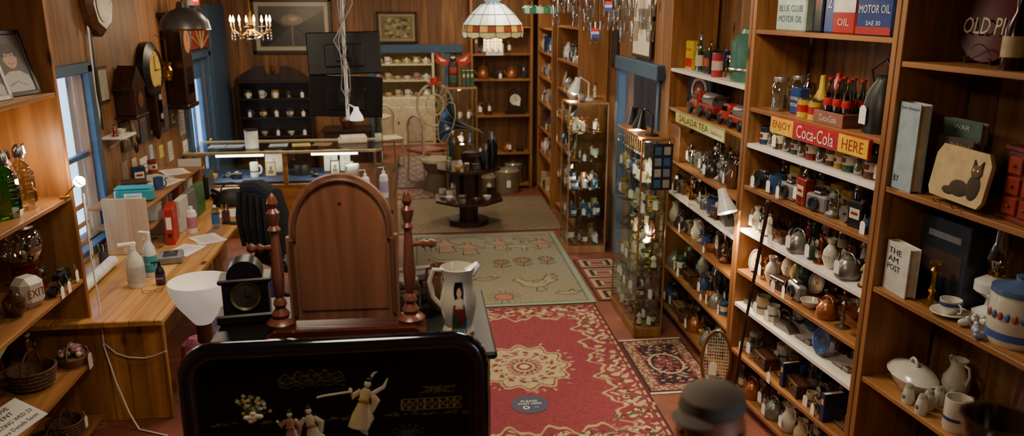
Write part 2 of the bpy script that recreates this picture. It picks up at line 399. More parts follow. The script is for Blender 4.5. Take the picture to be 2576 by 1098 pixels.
rr=np.hypot(X*1.3,Y);c.m((rr<.17)&(rr>.15),'a8927a');c.m((rr<.12)&(np.cos(np.arctan2(Y,X)*8)>0),'743038')
rug('small_persian_rug','black and cream fringed oriental rug',(1.79,5.22,0),c,fr='c8bda6')
c=Cv(.44,1.2,.008,'2a1d18');X,Y=c.X,c.Y;ym=(Y+.6)%.3-.15;q=np.maximum(abs(X)/.22,abs(ym)/.15)
for lim,cc in((.95,'6c3029'),(.8,'a08868'),(.62,'2a1d18'),(.45,'a08868'),(.28,'7c3e34')):c.m(q<lim,cc)
rug('geometric_rug','runner with nested red and tan rectangles',(1.8,7.15,0),c)
c=Cv(.62,2.6,.02,'6e5c54');X,Y=c.X,c.Y;c.m(sn(X,Y,40,1)>.3,'94857a');c.m(np.minimum(.31-abs(X),1.3-abs(Y))<.06,'4e3a40')
rug('hallway_runner','faded floral runner in the doorway',(-.05,12.6,0),c)
c=Cv(.6,.55,.02,'6a4a3c');c.m(sn(c.X,c.Y,50,2)>.2,'9a8268');rug('door_mat','small faded patterned mat',(-.1,10.92,.0),c)
g=G();g.cyl(.125,0,.0015,mat('26264a',.5),seg=32).text('PLEASE',.11,.024,WHITE,T(0,.04,.003,rx=-pi/2+0)).text('WAIT HERE',.16,.024,WHITE,T(0,.005,.003,rx=-pi/2))
g.box((.04,-.045,.002),(.035,.025,.001),mat('2c5aa0')).lathe([(.022,.002),(.014,.0022)],WHITE,T(-.03,-.045,0))
thing('floor_sticker','round dark blue waiting sticker on the rug','sticker',(.69,4.72,.0105),0,[('floor_sticker',g)])
# ---------------- generic items
def tagG(x,y,z,s=1):
    g=G();g.tube([(x,y+.01,z+.05*s),(x,y,z+.02*s)],.0012,STRING,4).ext([(x-.016*s,z-.035*s),(x+.016*s,z-.035*s),(x+.016*s,z+.012*s),(x+.008*s,z+.022*s),(x-.008*s,z+.022*s),(x-.016*s,z+.012*s)],.0015,TAG,T(0,y,0));return g
CER=lambda c:mat(c,.18,0,.08,coat=.5)
def I_bottle(w,h,c):
    g=G();g.lathe([(0,0),(.5,0),(.5,.55),(.42,.66),(.18,.78),(.15,.94),(.19,.94),(.19,.98),(0,.98)],glass(c,.25),w=w,h=h)
    g.lathe([(.505,.15),(.51,.15),(.51,.42),(.505,.42)],mat('c4b698',.6),w=w,h=h);return[('body',g),('cap',G().cyl(.17*w,h*.96,h,mat('6a2a1a',.4)))]
def I_jar(w,h,c):
    g=G();g.lathe([(0,0),(.48,0),(.5,.05),(.5,.75),(.38,.86),(.38,.9)],glass(c,.28),w=w,h=h)
    return[('body',g),('lid',G().lathe([(0,1),(.4,1),(.42,.97),(.42,.88),(.38,.88)],mat('a8a49a',.35,.8),w=w,h=h)),('contents',G().lathe([(0,.03),(.44,.03),(.44,.5),(0,.5)],mat('8a7454',.7),w=w,h=h))]
def I_can(w,h,c):
    g=G();m=mat(c,.35);g.lathe([(0,0),(.49,0),(.5,.02),(.48,.05),(.48,.95),(.5,.98),(.48,1),(.46,.96),(0,.96)],m,w=w,h=h)
    g.lathe([(.485,.3),(.487,.3),(.487,.7),(.485,.7)],mat('d8ccb0',.5),w=w,h=h).box((0,-.487*w,.5*h),(.3*w,.01,.2*h),mat('7a1c18'));return[('can',g)]
def I_tin(w,h,c):
    g=G();g.box((0,0,h*.46),(w,w*.55,h*.92),mat(c,.3),w*.05).box((0,-w*.276,h*.5),(w*.7,.002,h*.35),mat('d8ccb0',.5)).box((0,-w*.278,h*.5),(w*.5,.002,h*.1),mat('8c1f1a',.5))
    return[('body',g),('cap',G().cyl(w*.12,h*.92,h,STEEL,T(w*.25)))]
def I_mug(w,h,c):
    g=G();g.lathe([(0,0),(.42,0),(.46,.1),(.46,1),(.42,1),(.41,.15),(0,.1)],CER(c),w=w*.85,h=h)
    g.lathe([(.465,.35),(.468,.35),(.468,.45),(.465,.45)],mat('2a3f7a',.4),w=w*.85,h=h)
    return[('body',g),('handle',G().arc((w*.37,0,h*.5),h*.3,-1.4,1.4,h*.06,CER(c),sx=.75))]
def I_jug(w,h,c):
    g=G();g.lathe([(0,0),(.32,0),(.36,.04),(.5,.28),(.46,.52),(.28,.74),(.26,.85),(.34,1),(.3,1),(.22,.84),(0,.6)],CER(c),w=w,h=h)
    return[('body',g),('handle',G().tube([(w*.28,0,h*.92),(w*.5,0,h*.9),(w*.58,0,h*.7),(w*.46,0,h*.42)],h*.035,CER(c))),('spout',G().tube([(-w*.22,0,h*.85),(-w*.42,0,h*1.0)],[h*.08,h*.04],CER(c)))]
def I_teapot(w,h,c):
    m=CER(c);w*=.75;g=G();g.lathe([(0,0),(.28,0),(.3,.05),(.5,.35),(.47,.6),(.25,.8),(0,.8)],m,w=w,h=h)
    return[('body',g),('lid',G().lathe([(.26,.79),(.2,.86),(.06,.9),(.08,.97),(0,1)],m,w=w,h=h)),('handle',G().arc((w*.42,0,h*.45),h*.26,-1.5,1.5,h*.04,m,sx=.8)),('spout',G().tube([(-w*.4,0,h*.35),(-w*.58,0,h*.5),(-w*.7,0,h*.75)],[h*.1,h*.06,h*.04],m))]
def I_vase(w,h,c):
    g=G();g.lathe([(0,0),(.25,0),(.28,.03),(.5,.35),(.42,.6),(.18,.8),(.3,1),(.26,1),(.14,.8),(0,.5)],CER(c),w=w,h=h)
    for k in range(3):g.sph((cos(-1.6+k*.4)*w*.44,sin(-1.6+k*.4)*w*.44,h*.42),(w*.07,w*.04,w*.08),mat('8a4a6a',.5),8)
    return[('vase',g)]
def I_bowl(w,h,c):
    h=min(h,w*.5);g=G();g.lathe([(0,0),(.22,0),(.24,.08),(.4,.45),(.5,1),(.47,1),(.36,.45),(0,.2)],CER(c),w=w,h=h);return[('bowl',g)]
def I_plate(w,h,c):
    g=G();M=T(0,.0,w*.5+.01,rx=pi/2-.25);g.lathe([(0,0),(.3,0),(.36,.03),(.5,.07),(.5,.085),(.34,.05),(0,.02)],CER(c),M,24,w=w,h=w)
    g.lathe([(.4,.075),(.44,.08),(.44,.083),(.4,.078)],mat('3a4f8a',.4),M,24,w=w,h=w).lathe([(0,.024),(.12,.026),(0,.03)],mat('8a4030',.5),M,12,w=w,h=w)
    s=G();s.tube([(-w*.2,-w*.12,.01),(-w*.2,-w*.1,.0035),(-w*.2,w*.2,.0035),(-w*.2,w*.12,w*.4)],.003,STEEL,5).tube([(w*.2,-w*.12,.01),(w*.2,-w*.1,.0035),(w*.2,w*.2,.0035),(w*.2,w*.12,w*.4)],.003,STEEL,5).tube([(-w*.2,w*.2,.0035),(w*.2,w*.2,.0035)],.003,STEEL,5)
    return[('plate',g),('stand',s)]
def I_figurine(w,h,c):
    g=G();m=CER(c);g.lathe([(0,.06),(.42,.06),(.36,.2),(.26,.45),(.3,.6),(.22,.7),(.08,.75),(0,.76)],m,T(s=(1,.75,1)),w=w*.9,h=h)
    g.tube([(-w*.22,0,h*.68),(-w*.34,-w*.1,h*.52),(-w*.1,-w*.28,h*.5)],w*.06,m).tube([(w*.22,0,h*.68),(w*.34,-w*.05,h*.5),(w*.12,-w*.28,h*.56)],w*.06,m)
    hd=G().sph((0,0,h*.85),(h*.075,h*.08,h*.1),mat('d9b08c',.5)).sph((0,-h*.08,h*.85),h*.014,mat('c99a78'),6)
    ha=G().lathe([(0,1.0),(.1,.98),(.13,.9),(.12,.86)],mat('3a2416',.6),T(0,h*.012,0),w=h*.75,h=h)
    return[('body',g),('head',hd),('hair',ha),('base',G().cyl(w*.42,0,h*.06,mat('4a3a28',.5)))]
def I_oil_lamp(w,h,c):
    g=G().lathe([(0,0),(.4,0),(.42,.03),(.14,.1),(.12,.18),(.45,.28),(.45,.38),(.15,.46),(0,.46)],mat(c,.2,.2),w=w,h=h)
    return[('font',g),('burner',G().lathe([(.14,.44),(.2,.47),(.2,.52),(.12,.53)],BRASS,w=w,h=h).tube([(w*.15,0,h*.49),(w*.32,0,h*.49)],.004,BRASS)),('chimney',G().lathe([(.15,.52),(.15,.55),(.3,.65),(.16,.85),(.15,1)],glass('f4f4ee',.2),w=w,h=h))]
def I_candle(w,h,c):
    return[('candlestick',G().lathe([(0,0),(.5,0),(.5,.04),(.15,.1),(.1,.2),(.18,.3),(.09,.4),(.09,.7),(.2,.8),(.1,.88),(.24,.95),(.24,1),(0,1)],mat(c,.25,.9),w=w,h=h))]
def I_book(w,h,c):
    t=w*.28;g=G();m=mat(c,.5)
    for s_ in(-1,1):g.box((s_*t/2,0,h/2),(.004,w,h),m,.001)
    g.box((0,-w/2,h/2),(t,.004,h),m,.001).box((0,-w/2-.0025,h*.7),(t*.6,.001,h*.2),mat('c8b070'));p=G().box((0,.003,h/2),(t-.005,w-.01,h-.01),mat('d8ccb0',.8));return[('cover',g),('pages',p)]
def I_iron(w,h,c):
    m=mat(c,.4,.7);h=min(h,.13);g=G();g.ext([(-w*.5,0),(-w*.5,h*.4),(w*.2,h*.4),(w*.5,h*.1),(w*.5,0)],w*.42,m)
    return[('base',g),('handle',G().tube([(-w*.35,0,h*.4),(-w*.35,0,h*.85),(-w*.2,0,h),(w*.1,0,h),(w*.2,0,h*.85),(w*.2,0,h*.35)],w*.05,mat('2a1a10',.5)))]
def I_box(w,h,c):
    h=min(h,w*.75);m=wood(c,'2a1408',0,.4,knots=False);return[('body',G().box((0,0,h*.35),(w,w*.6,h*.7),m,.004)),('lid',G().box((0,0,h*.85),(w*1.03,w*.63,h*.28),m,.006)),('clasp',G().box((0,-w*.32,h*.68),(w*.1,.006,h*.2),BRASS,.001))]
def I_car(w,h,c):
    h=min(h,w*.5);m=mat(c,.25,.2,coat=.5);g=G();g.ext([(-w*.5,h*.2),(-w*.5,h*.5),(-w*.2,h*.55),(-w*.12,h),(w*.18,h),(w*.25,h*.6),(w*.48,h*.5),(w*.5,h*.2)],w*.36,m)
    wh=[('wheel',G().lathe([(0,-.02),(.13,-.02),(.15,0),(.13,.02),(0,.025)],BLK2,T(x*w,y*w,.14*w,rx=pi/2),12,w=w,h=w)) for x in(-.3,.3) for y in(-.19,.19)]
    return[('body',g),('window',G().box((w*.02,0,h*.78),(w*.26,w*.37,h*.22),glass('8090a0',.4)))]+wh
def I_clock(w,h,c):
    m=wood(c,'1a0c06',0,.35,knots=False);g=G();p=[(-w*.5,0),(-w*.5,h*.1),(-w*.38,h*.14),(-w*.34,h*.6)]+[(w*.34*cos(a),h*.6+h*.4*sin(a)) for a in [pi-pi*i/10 for i in range(1,10)]]+[(w*.34,h*.6),(w*.38,h*.14),(w*.5,h*.1),(w*.5,0)]
    g.ext(p,w*.35,m);f=G().lathe([(0,0),(.24,0),(.26,.012),(.28,0)],mat('e0d6b8',.4),T(0,-w*.176,h*.58,rx=pi/2),w=w,h=w)
    hd=G().box((0,-w*.19,h*.64),(.004,.002,h*.14),BLACK).box((w*.05,-w*.19,h*.58),(w*.12,.002,.004),BLACK);return[('case',g),('clock_face',f),('clock_hands',hd)]
def I_camera(w,h,c):
    h=min(h,w*.7);return[('body',G().box((0,0,h*.42),(w,w*.35,h*.84),mat(c,.5),.01).box((0,0,h*.92),(w*.35,w*.25,h*.16),mat('8a8a86',.3,.8),.005)),('lens',G().lathe([(0,.0),(.22,0),(.22,.14),(.17,.14),(.15,.08),(0,.08)],mat('55555a',.3,.8),T(0,-w*.17,h*.42,rx=pi/2),w=w,h=w))]
def I_kettle(w,h,c):
    m=mat(c,.3,.5);g=G().lathe([(0,0),(.45,0),(.5,.08),(.48,.35),(.28,.6),(.15,.65),(0,.65)],m,w=w*.85,h=h)
    return[('body',g),('handle',G().arc((0,0,h*.5),w*.34,.15,pi-.15,w*.03,m)),('spout',G().tube([(-w*.36,0,h*.2),(-w*.5,0,h*.4),(-w*.58,0,h*.58)],[w*.08,w*.05,w*.035],m)),('lid',G().lathe([(.18,.64),(.1,.7),(.04,.72),(.05,.77),(0,.78)],m,w=w,h=h))]
def I_basket(w,h,c):
    h=min(h,w*.9);g=G();m=mat(c,.8,0,.4,bump=.8,scl=60);g.lathe([(0,0),(.36,0),(.42,.15),(.47,.4),(.5,.62),(.47,.62),(.4,.2),(0,.1)],m,w=w,h=h)
    for z in(.12,.24,.36,.48,.6):g.lathe([(.4+z*.17,z-.03),(.425+z*.17,z),(.4+z*.17,z+.03)],m,w=w,h=h)
    return[('body',g),('handle',G().arc((0,0,h*.55),w*.42,0,pi,w*.025,m))]
def I_frame(w,h,c):
    w=min(w,h);g=G();M=T(0,.02,0,rx=-.2)
    for x in(-1,1):g.box((x*(w/2-.008),0,h/2),(.016,.014,h),mat(c,.4),.003,M)
    for z in(.008,h-.008):g.box((0,0,z),(w,.014,.016),mat(c,.4),.003,M)
    p=G().box((0,0,h/2),(w-.03,.004,h-.03),mat('b8ac94',.5),0,M).sph((0,-.003,h*.55),(w*.15,.002,h*.15),mat('6a5040'),10,M).box((0,-.003,h*.28),(w*.5,.003,h*.25),mat('4a4a54'),0,M)
    return[('frame',g),('picture',p)]
def I_oilcan(w,h,c):
    m=mat(c,.35,.7);return[('body',G().lathe([(0,0),(.5,0),(.5,.3),(.42,.38),(.12,.5),(.1,.52),(0,.52)],m,w=w*.8,h=h)),('spout',G().tube([(0,0,h*.5),(-w*.1,0,h*.75),(-w*.3,0,h)],[w*.06,w*.04,w*.015],m)),('handle',G().arc((w*.3,0,h*.3),w*.2,-1.2,1.5,w*.03,m))]
def I_duck(w,h,c):
    m=mat(c,.5,0,.3);g=G().sph((0,0,w*.2),(w*.42,w*.2,w*.2),m).sph((w*.4,0,w*.28),(w*.12,w*.06,w*.05),m)
    return[('body',g),('head',G().tube([(-w*.26,0,w*.28),(-w*.3,0,w*.42)],[w*.12,w*.09],m).sph((-w*.32,0,w*.48),w*.12,mat('2c4a34',.4))),('beak',G().sph((-w*.46,0,w*.46),(w*.09,w*.05,w*.025),mat('c08030')))]
def I_lantern(w,h,c):
    m=mat(c,.4,.7);g=G().lathe([(0,0),(.48,0),(.48,.12),(.3,.2),(.2,.24),(0,.24)],m,w=w,h=h);g.lathe([(.2,.62),(.34,.66),(.3,.75),(.16,.8),(.16,.86),(0,.86)],m,w=w,h=h)
    for s_ in(-1,1):g.tube([(s_*w*.42,0,h*.1),(s_*w*.44,0,h*.6),(s_*w*.25,0,h*.76)],w*.04,m)
    return[('body',g),('globe',G().lathe([(.2,.24),(.32,.36),(.3,.5),(.22,.62)],glass('c8d8d0',.25),w=w,h=h)),('handle',G().arc((0,0,h*.72),w*.4,.1,pi-.1,.003,m))]
def I_grinder(w,h,c):
    m=wood(c,'2a1408',2,.4,knots=False);return[('body',G().box((0,0,h*.28),(w*.8,w*.8,h*.52),m,.006).box((0,0,h*.02),(w,w,h*.05),m,.004)),('drawer',G().box((0,-w*.41,h*.2),(w*.5,.01,h*.2),m,.003).sph((0,-w*.44,h*.2),w*.04,BRASS,8)),('crank',G().lathe([(.35,.54),(.25,.7),(.06,.78),(.05,.86),(0,.86)],STEEL,w=w,h=h).tube([(0,0,h*.86),(w*.4,0,h*.88),(w*.42,0,h)],w*.03,STEEL))]
def I_tool(w,h,c):
    m=mat(c,.45,.6);h=w*.25;return[('body',G().tube([(-w*.5,0,h*.3),(-w*.1,0,h*.35),(w*.1,0,h*.35)],[h*.14,h*.25,h*.3],m).box((w*.25,0,h*.35),(w*.3,w*.12,h*.65),m,.006)),('handle',G().tube([(w*.1,.0,h*.4),(w*.3,w*.05,h*.8),(w*.5,w*.1,h*.5)],h*.14,mat('6a2a1a',.5)))]
def I_wheelreel(w,h,c):
    m=mat(c,.35,.7);w=min(w,h);g=G().lathe([(0,-.12),(.5,-.12),(.5,-.09),(.2,-.09),(.2,.09),(.5,.09),(.5,.12),(0,.12)],m,T(0,0,w*.5,rx=pi/2),w=w,h=w);return[('spool',g),('crank',G().tube([(0,-w*.12,w*.5),(0,-w*.18,w*.5),(w*.25,-w*.18,w*.6),(w*.25,-w*.26,w*.6)],w*.04,BLK2))]
CN={'white':'d4cdbc','cream':'bcaa80','brown':'5c3c28','dark brown':'3a2418','black':'161416','red':'84241c','green':'37543e','blue':'35527c','navy':'222d50','grey':'76726e','brass':'b58a3c','copper':'a0623a','yellow':'b89234','orange':'a85e34','teal':'387270','pewter':'86837c','clear':'f0f6f2','amber':'c8883a','aqua':'b8dcd2','rust':'70422c','iron':'3a3632','tan':'9a784e','pink':'a87c7a'}
CAT={'bottle':(I_bottle,'bottle','glass',.075,.24,'clear amber aqua green clear'),'jar':(I_jar,'jar','glass',.1,.17,'clear aqua clear'),'can':(I_can,'tin_can','printed',.085,.12,'red blue yellow navy green brown'),
'tin':(I_tin,'tin_box','printed',.11,.17,'red navy black yellow green brown'),'mug':(I_mug,'mug','ceramic',.1,.1,'white cream brown blue'),'jug':(I_jug,'jug','glazed',.13,.19,'white cream brown tan blue'),
'teapot':(I_teapot,'teapot','ceramic',.2,.15,'white brown blue cream pewter'),'vase':(I_vase,'vase','porcelain',.09,.17,'white blue cream pink green'),'bowl':(I_bowl,'bowl','glazed',.16,.06,'white brown orange cream copper'),
'plate':(I_plate,'decorative_plate','china',.19,.2,'white cream blue'),'figurine':(I_figurine,'figurine','porcelain',.08,.17,'white cream red blue green brown'),'oil_lamp':(I_oil_lamp,'oil_lamp','glass',.12,.34,'green brass clear brown'),
'candle':(I_candle,'candlestick','metal',.08,.18,'brass pewter copper'),'book':(I_book,'book','hardcover',.15,.21,'red green navy brown cream'),'iron':(I_iron,'flat_iron','metal',.16,.12,'iron rust grey'),
'box':(I_box,'keepsake_box','wooden',.18,.1,'brown rust tan dark_brown'),'car':(I_car,'toy_car','metal',.17,.08,'red blue green yellow rust'),'clock':(I_clock,'mantel_clock','wooden',.2,.26,'brown rust dark_brown'),
'camera':(I_camera,'camera','vintage',.14,.1,'black brown grey'),'kettle':(I_kettle,'kettle','metal',.19,.2,'pewter copper pewter iron'),'basket':(I_basket,'basket','woven',.18,.16,'tan brown'),
'frame':(I_frame,'picture_frame','small',.14,.18,'brown brass black'),'oilcan':(I_oilcan,'oil_can','metal',.12,.18,'pewter grey copper rust'),'duck':(I_duck,'duck_decoy','carved',.2,.12,'brown tan grey'),
'lantern':(I_lantern,'lantern','metal',.15,.28,'grey rust pewter'),'grinder':(I_grinder,'coffee_grinder','wooden',.13,.19,'brown tan'),'tool':(I_tool,'hand_tool','old',.2,.07,'pewter rust grey'),'reel':(I_wheelreel,'spool','metal',.12,.12,'grey pewter brass')}
CACHE={}
def put(k,col,loc,rz,s=1,w=None,h=None,tag=False,group=None,label=None,where='on a wooden shelf'):
    f,nm,adj,w0,h0,_=CAT[k];w=w or w0;h=h or h0;w=round(w,3);h=round(h,3);ck=(k,col,w,h)
    if ck not in CACHE:
        CACHE[ck]=[(p[0],p[1].mesh(p[0]))+tuple(p[2:]) for p in f(w,h,CN[col])]
    parts=list(CACHE[ck])
    if tag:
        tk=('tag',w,h)
        if tk not in CACHE:CACHE[tk]=tagG(w*.12,-w*.5-.012,h*.5,1.25).mesh('price_tag')
        parts.append(('price_tag',CACHE[tk],'white paper price tag'))
        if len(CACHE[ck])==1:parts[0]=('body',parts[0][1])
    nm2=nm.replace('_',' ');lb=label or f"{col} {adj} {nm2}{' with tag' if tag else ''} {where}"
    return thing(nm,lb,nm2,loc,rz,parts,group,s=s)
class U:
    def __init__(s,label,org,rz,L,dep,H,zs,white=(),t=.025,ends=(1,1),wm=None):
        s.o=org;s.rz=rz;s.L=L;s.dep=dep;parts=[];wm=wm or W_SH
        for i,e in enumerate((0,L)):
            if ends[i]:parts.append(('upright',G().box((e,dep/2,H/2),(.035,dep,H),wm[2],.003)))
        for z in zs:
            wh=z in white
            parts.append(('shelf',G().box((L/2,dep/2,z-t/2),(L-.04,dep-.01,t),WHITE if wh else wm[0],.002),'white painted shelf board' if wh else 'honey pine shelf board'))
        thing('shelving_unit',label,'shelf',(org[0],org[1],0),rz,parts)
    def P(s,a,d,z):
        c,n=cos(s.rz),sin(s.rz);return(s.o[0]+a*c-d*n,s.o[1]+a*n+d*c,z)
    def put(s,k,col,a,d,z,j=0,**kw):return put(k,col,s.P(a,d,z),s.rz+j,**kw)
    def row(s,z,a0,a1,d,kinds,hm=.22,group=None,where='on a wooden shelf',gap=.01,tagp=.5,maxd=.2):
        a=a0;kinds=kinds.split();last=None
        while True:
            k=R.choice(kinds)
            if k==last:k=R.choice(kinds)
            last=k;f,nm,adj,w,h,cs=CAT[k];col=R.choice(cs.split()).replace('_',' ')
            q=R.choice((.75,.9,1,1.15));q=min(q,hm/h,maxd/w);w,h=w*q,h*q;ww=w*(1.1 if k in('iron','car','tool','duck','jug','teapot','mug','oilcan') else 1.0)
            if k=='book':ww=w*.3
            if k=='kettle':ww=w*1.25
            if a+ww>a1:break
            s.put(k,col,a+ww/2,d,z+.0005,R.uniform(-.15,.15) if k!='book' else 0,w=w,h=h,tag=R.random()<tagp and k!='book',group=group,where=where);a+=ww+gap*(R.uniform(.5,1.8) if k!='book' else .1)
RA=U('tall pine shelving with white boards full of antiques',(2.05,6.3),-pi/2,1.53,.38,2.9,[2.1,1.79,1.375,1.11,.83,.455,.1],(2.1,1.11))
RB=U('wide pine shelving full of tins and curios',(2.05,4.72),-pi/2+AB,1.28,.38,2.9,[2.45,1.98,1.755,1.485,1.2,.92,.69,.36,.08],(1.755,1.2,.69))
oc=RB.P(1.32,0,0)
RC=U('pine shelving with books and crockery',(oc[0],oc[1]),-pi/2+AB,1.25,.38,2.9,[2.35,1.77,1.27,.79,.3])
LS=U('pine shelving with siphons and photographs',(-2.05,3.3),pi/2,1.55,.5,2.9,[2.11,1.5,.98,.46,.06])
BK=U('pine shelving against the back wall',(.78,11.12),0,.84,.36,2.9,[2.3,1.93,1.58,1.07,.53,.06])
F1=U('pine corner shelving along the side wall',(1.7,11.08),-pi/2,1.15,.38,2.9,[2.3,1.98,1.65,1.3,.95,.6,.1])
F2=U('pine shelving beside glass display case',(1.76,9.88),-pi/2,1.3,.33,2.9,[2.35,1.95,1.6,1.25,.9,.5,.1])
metal='kettle iron tool oilcan reel camera candle grinder mug lantern'
def rows3(u,z,a0,L,kk,hm,grp,amax=None):
    u.row(z,a0,amax or L,.085,kk,min(hm,.17),grp,maxd=.16);u.row(z,a0+.02,L,.235,kk,hm,grp,tagp=.3,maxd=.13);u.row(z,a0,L,.335,kk,hm,grp,tagp=.0,maxd=.08)
for z,kk,hm,a0 in((1.375,'jar bottle kettle jar reel jug lantern',.23,.36),(1.11,metal+' tool',.2,.04),(.83,'kettle camera lantern mug jar jug bowl clock',.25,.04),(.455,'box jar bowl iron can kettle vase',.25,.04),(.1,'basket lantern box kettle oil_lamp jug',.3,.04)):
    rows3(RA,z,a0,1.5,kk,hm,'antiques on the pine shelving',1.36)
RA.row(2.1,.1,1.0,.29,'jar bottle tin',.22,'tins on the white shelf',tagp=.1)
for z,kk,hm in((1.485,'can jar lantern reel bottle mug camera tin',.23),(1.2,'tool car candle iron figurine bottle kettle vase',.2),(.92,'bowl kettle vase box duck camera candle iron plate',.2),(.69,'bowl plate car tool mug iron teapot box',.19),(.36,'tool box book lantern mug jar camera',.26),(.08,'bottle jug oil_lamp lantern kettle',.26)):
    rows3(RB,z,.04,1.24,kk,hm,'curios on the wide shelving')
RB.row(1.755,.04,1.25,.1,'can jar can',.12,'tins below the sign',tagp=.1,maxd=.12);RB.row(1.755,.04,1.25,.26,'jar can tin bottle',.18,'tins behind the sign',tagp=.1)
RB.row(1.98,.04,.3,.28,'jar tin bottle',.22,'jars on the wide shelving')
RC.row(.3,.04,1.2,.1,'mug jug vase bowl',.22,'crockery on pine shelving')
BK.row(1.93,.04,.8,.12,'book candle clock kettle box',.26,'curios on the back shelving');BK.row(1.58,.04,.8,.12,'camera clock book lantern kettle',.28,'curios on the back shelving')
BK.row(1.07,.04,.45,.12,'lantern kettle grinder iron clock',.3,'curios on the back shelving');BK.row(.53,.04,.8,.12,'iron camera kettle',.2,'curios on the back shelving')
for z in(1.98,1.65,1.3,.95,.6,.1):F1.row(z,.04,1.1,.1,'figurine vase plate jug mug book basket',.24,'ornaments on the corner shelving')
for z in(1.95,1.6,1.25,.9,.5):F2.row(z,.04,1.25,.09,'figurine teapot jug bowl plate mug frame vase',.22,'ornaments on the side shelving')
LS.row(.06,.6,1.5,.12,'basket box',.25,'items on the low shelf')
# ---------------- specific right side things
def tinbox(u,a,z,w,h,dp,c,txts,d=.12,j=0,label='',cap=True,band=None):
    g=G();g.box((0,0,h/2),(w,dp,h),mat(c,.3),.008)
    if band:g.box((0,-dp/2-.0006,h*band[1]),(w*.96,.001,h*band[2]),mat(band[0],.4))
    for t,zz,tw,th,cc in txts:g.text(t,tw*w,th*h,mat(cc,.4),T(0,-dp/2-.002,zz*h))
    p=[('body',g)]
    if cap:p.append(('cap',G().cyl(w*.1,h,h+.02,STEEL,T(w*.3)).arc((-w*.1,0,h),w*.18,0,pi,.004,STEEL)))
    return thing('oil_tin' if cap else 'tin_box',label,'tin',u.P(a,d,z+.0005),u.rz+j,p)
tinbox(RB,.33,2.45,.30,.28,.16,'a8c0b0',[('BLUE CLUB',.45,.8,.13,'2a4a7a'),('MOTOR OIL',.24,.8,.13,'2a4a7a')],label='pale green motor oil tin with blue lettering',band=('bfc8b0',.75,.3))
tinbox(RB,.545,2.45,.09,.26,.1,'1c1c2c',[('OIL',.6,.5,.12,'c02020')],label='dark narrow oil tin with red lettering')
tinbox(RB,.655,2.45,.09,.26,.1,'2a4a8a',[('2',.6,.4,.2,'e8e0d0')],label='blue oil tin with white front')
tinbox(RB,.81,2.45,.19,.3,.14,'a8201a',[('OIL',.2,.5,.12,'e8e0d0')],label='large red oil tin with white band',band=('e0dccc',.5,.28))
tinbox(RB,1.06,2.45,.27,.3,.16,'1f3a7a',[('MOTOR OIL',.42,.85,.13,'f0ece0'),('SAE 30',.2,.4,.07,'f0ece0')],label='blue motor oil tin with white lettering',band=('a81c1c',.08,.12))
tinbox(RB,1.235,2.45,.06,.26,.12,'d8b060',[('PLUS',.75,.9,.1,'a02018')],label='cream and yellow oil tin with red lettering')
def rcan(u,a,z,r,h,c,c2,t,d=.1,label='',cone=False):
    g=G().cyl(r,0,h,mat(c,.3)).lathe([(r*1.01,h*.3),(r*1.015,h*.3),(r*1.015,h*.7),(r*1.01,h*.7)],mat(c2,.4))
    if t:g.text(t,r*1.2,h*.16,mat('1c1c3a' if c2!='a81c1c' else 'f0e8d8',.4),T(0,-r*1.03,h*.5))
    p=[('body',g)]
    if cone:p.append(('spout',G().lathe([(r,h),(r*.3,h*1.4),(r*.25,h*1.55),(0,h*1.55)],mat(c,.3))))
    else:p.append(('lid',G().cyl(r*1.03,h,h+.008,STEEL)))
    return thing('round_can',label,'can',u.P(a,d,z+.0005),u.rz,p)
RB.put('jar','clear',.2,.1,1.9805,w=.11,h=.2)
tinbox(RB,.36,1.98,.1,.15,.07,'1f3a7a',[('OUTBOARD',.6,.8,.13,'f0ece0'),('MOTOR',.35,.7,.13,'f0ece0')],d=.13,label='blue outboard motor oil box',cap=False)
thing('funnel','yellow metal funnel standing upside down','funnel',RB.P(.36,.27,1.9805),RB.rz,[('body',G().lathe([(.09,0),(.085,.01),(.02,.14),(.015,.22)],mat('d8b82a',.4))),('rim',G().arc((0,0,.004),.09,0,2*pi,.004,mat('d8b82a',.4),'xy',20))])
rcan(RB,.55,1.98,.055,.16,'b0281e','c8d4c4','OIL',.24,'red and pale green cone top can',True)
rcan(RB,.48,1.98,.042,.1,'c8a030','a81c1c','',.09,'yellow and red round tin',False)
rcan(RB,.59,1.98,.042,.1,'c8a030','a81c1c','',.09,'yellow and red round tin',False)
g=G();wc=mat('8a5a48',.5)
for y in(-.09,.09):g.box((0,y,.035),(.26,.012,.07),wc,.002)
for x in(-.124,.124):g.box((x,0,.035),(.012,.17,.07),wc,.002)
g.box((0,0,.006),(.25,.18,.012),wc).text('Coca-Cola',.15,.035,mat('d8ccc0'),T(0,-.097,.035))
thing('bottle_crate','red wooden crate with white soda lettering','crate',RB.P(.8,.12,1.9805),RB.rz,[('bottle_crate',g)])
BT=[('body',G().lathe([(0,0),(.03,0),(.03,.03),(.026,.06),(.031,.1),(.026,.14),(.013,.19),(.012,.22)],glass('a8c0b4',.25)).lathe([(0,.002),(.027,.002),(.024,.06),(.028,.1),(.02,.15),(0,.15)],mat('1a0906',.1)).mesh('body')),('cap',G().cyl(.015,.22,.23,mat('b02018',.4)).mesh('cap')),('bottle_label',G().lathe([(.0315,.085),(.0325,.1),(.0285,.125)],mat('b02018',.4)).mesh('bottle_label'),'red and white label')]
for a in(.72,.8,.88):
    for d in(.08,.16):thing('soda_bottle','small glass soda bottle with red label in crate','bottle',RB.P(a,d,1.993),RB.rz,BT,'soda bottles in the crate')
g=G().lathe([(0,0),(.09,0),(.09,.2),(.05,.26),(.05,.28),(0,.28)],mat('3b3a3a',.35,.8))
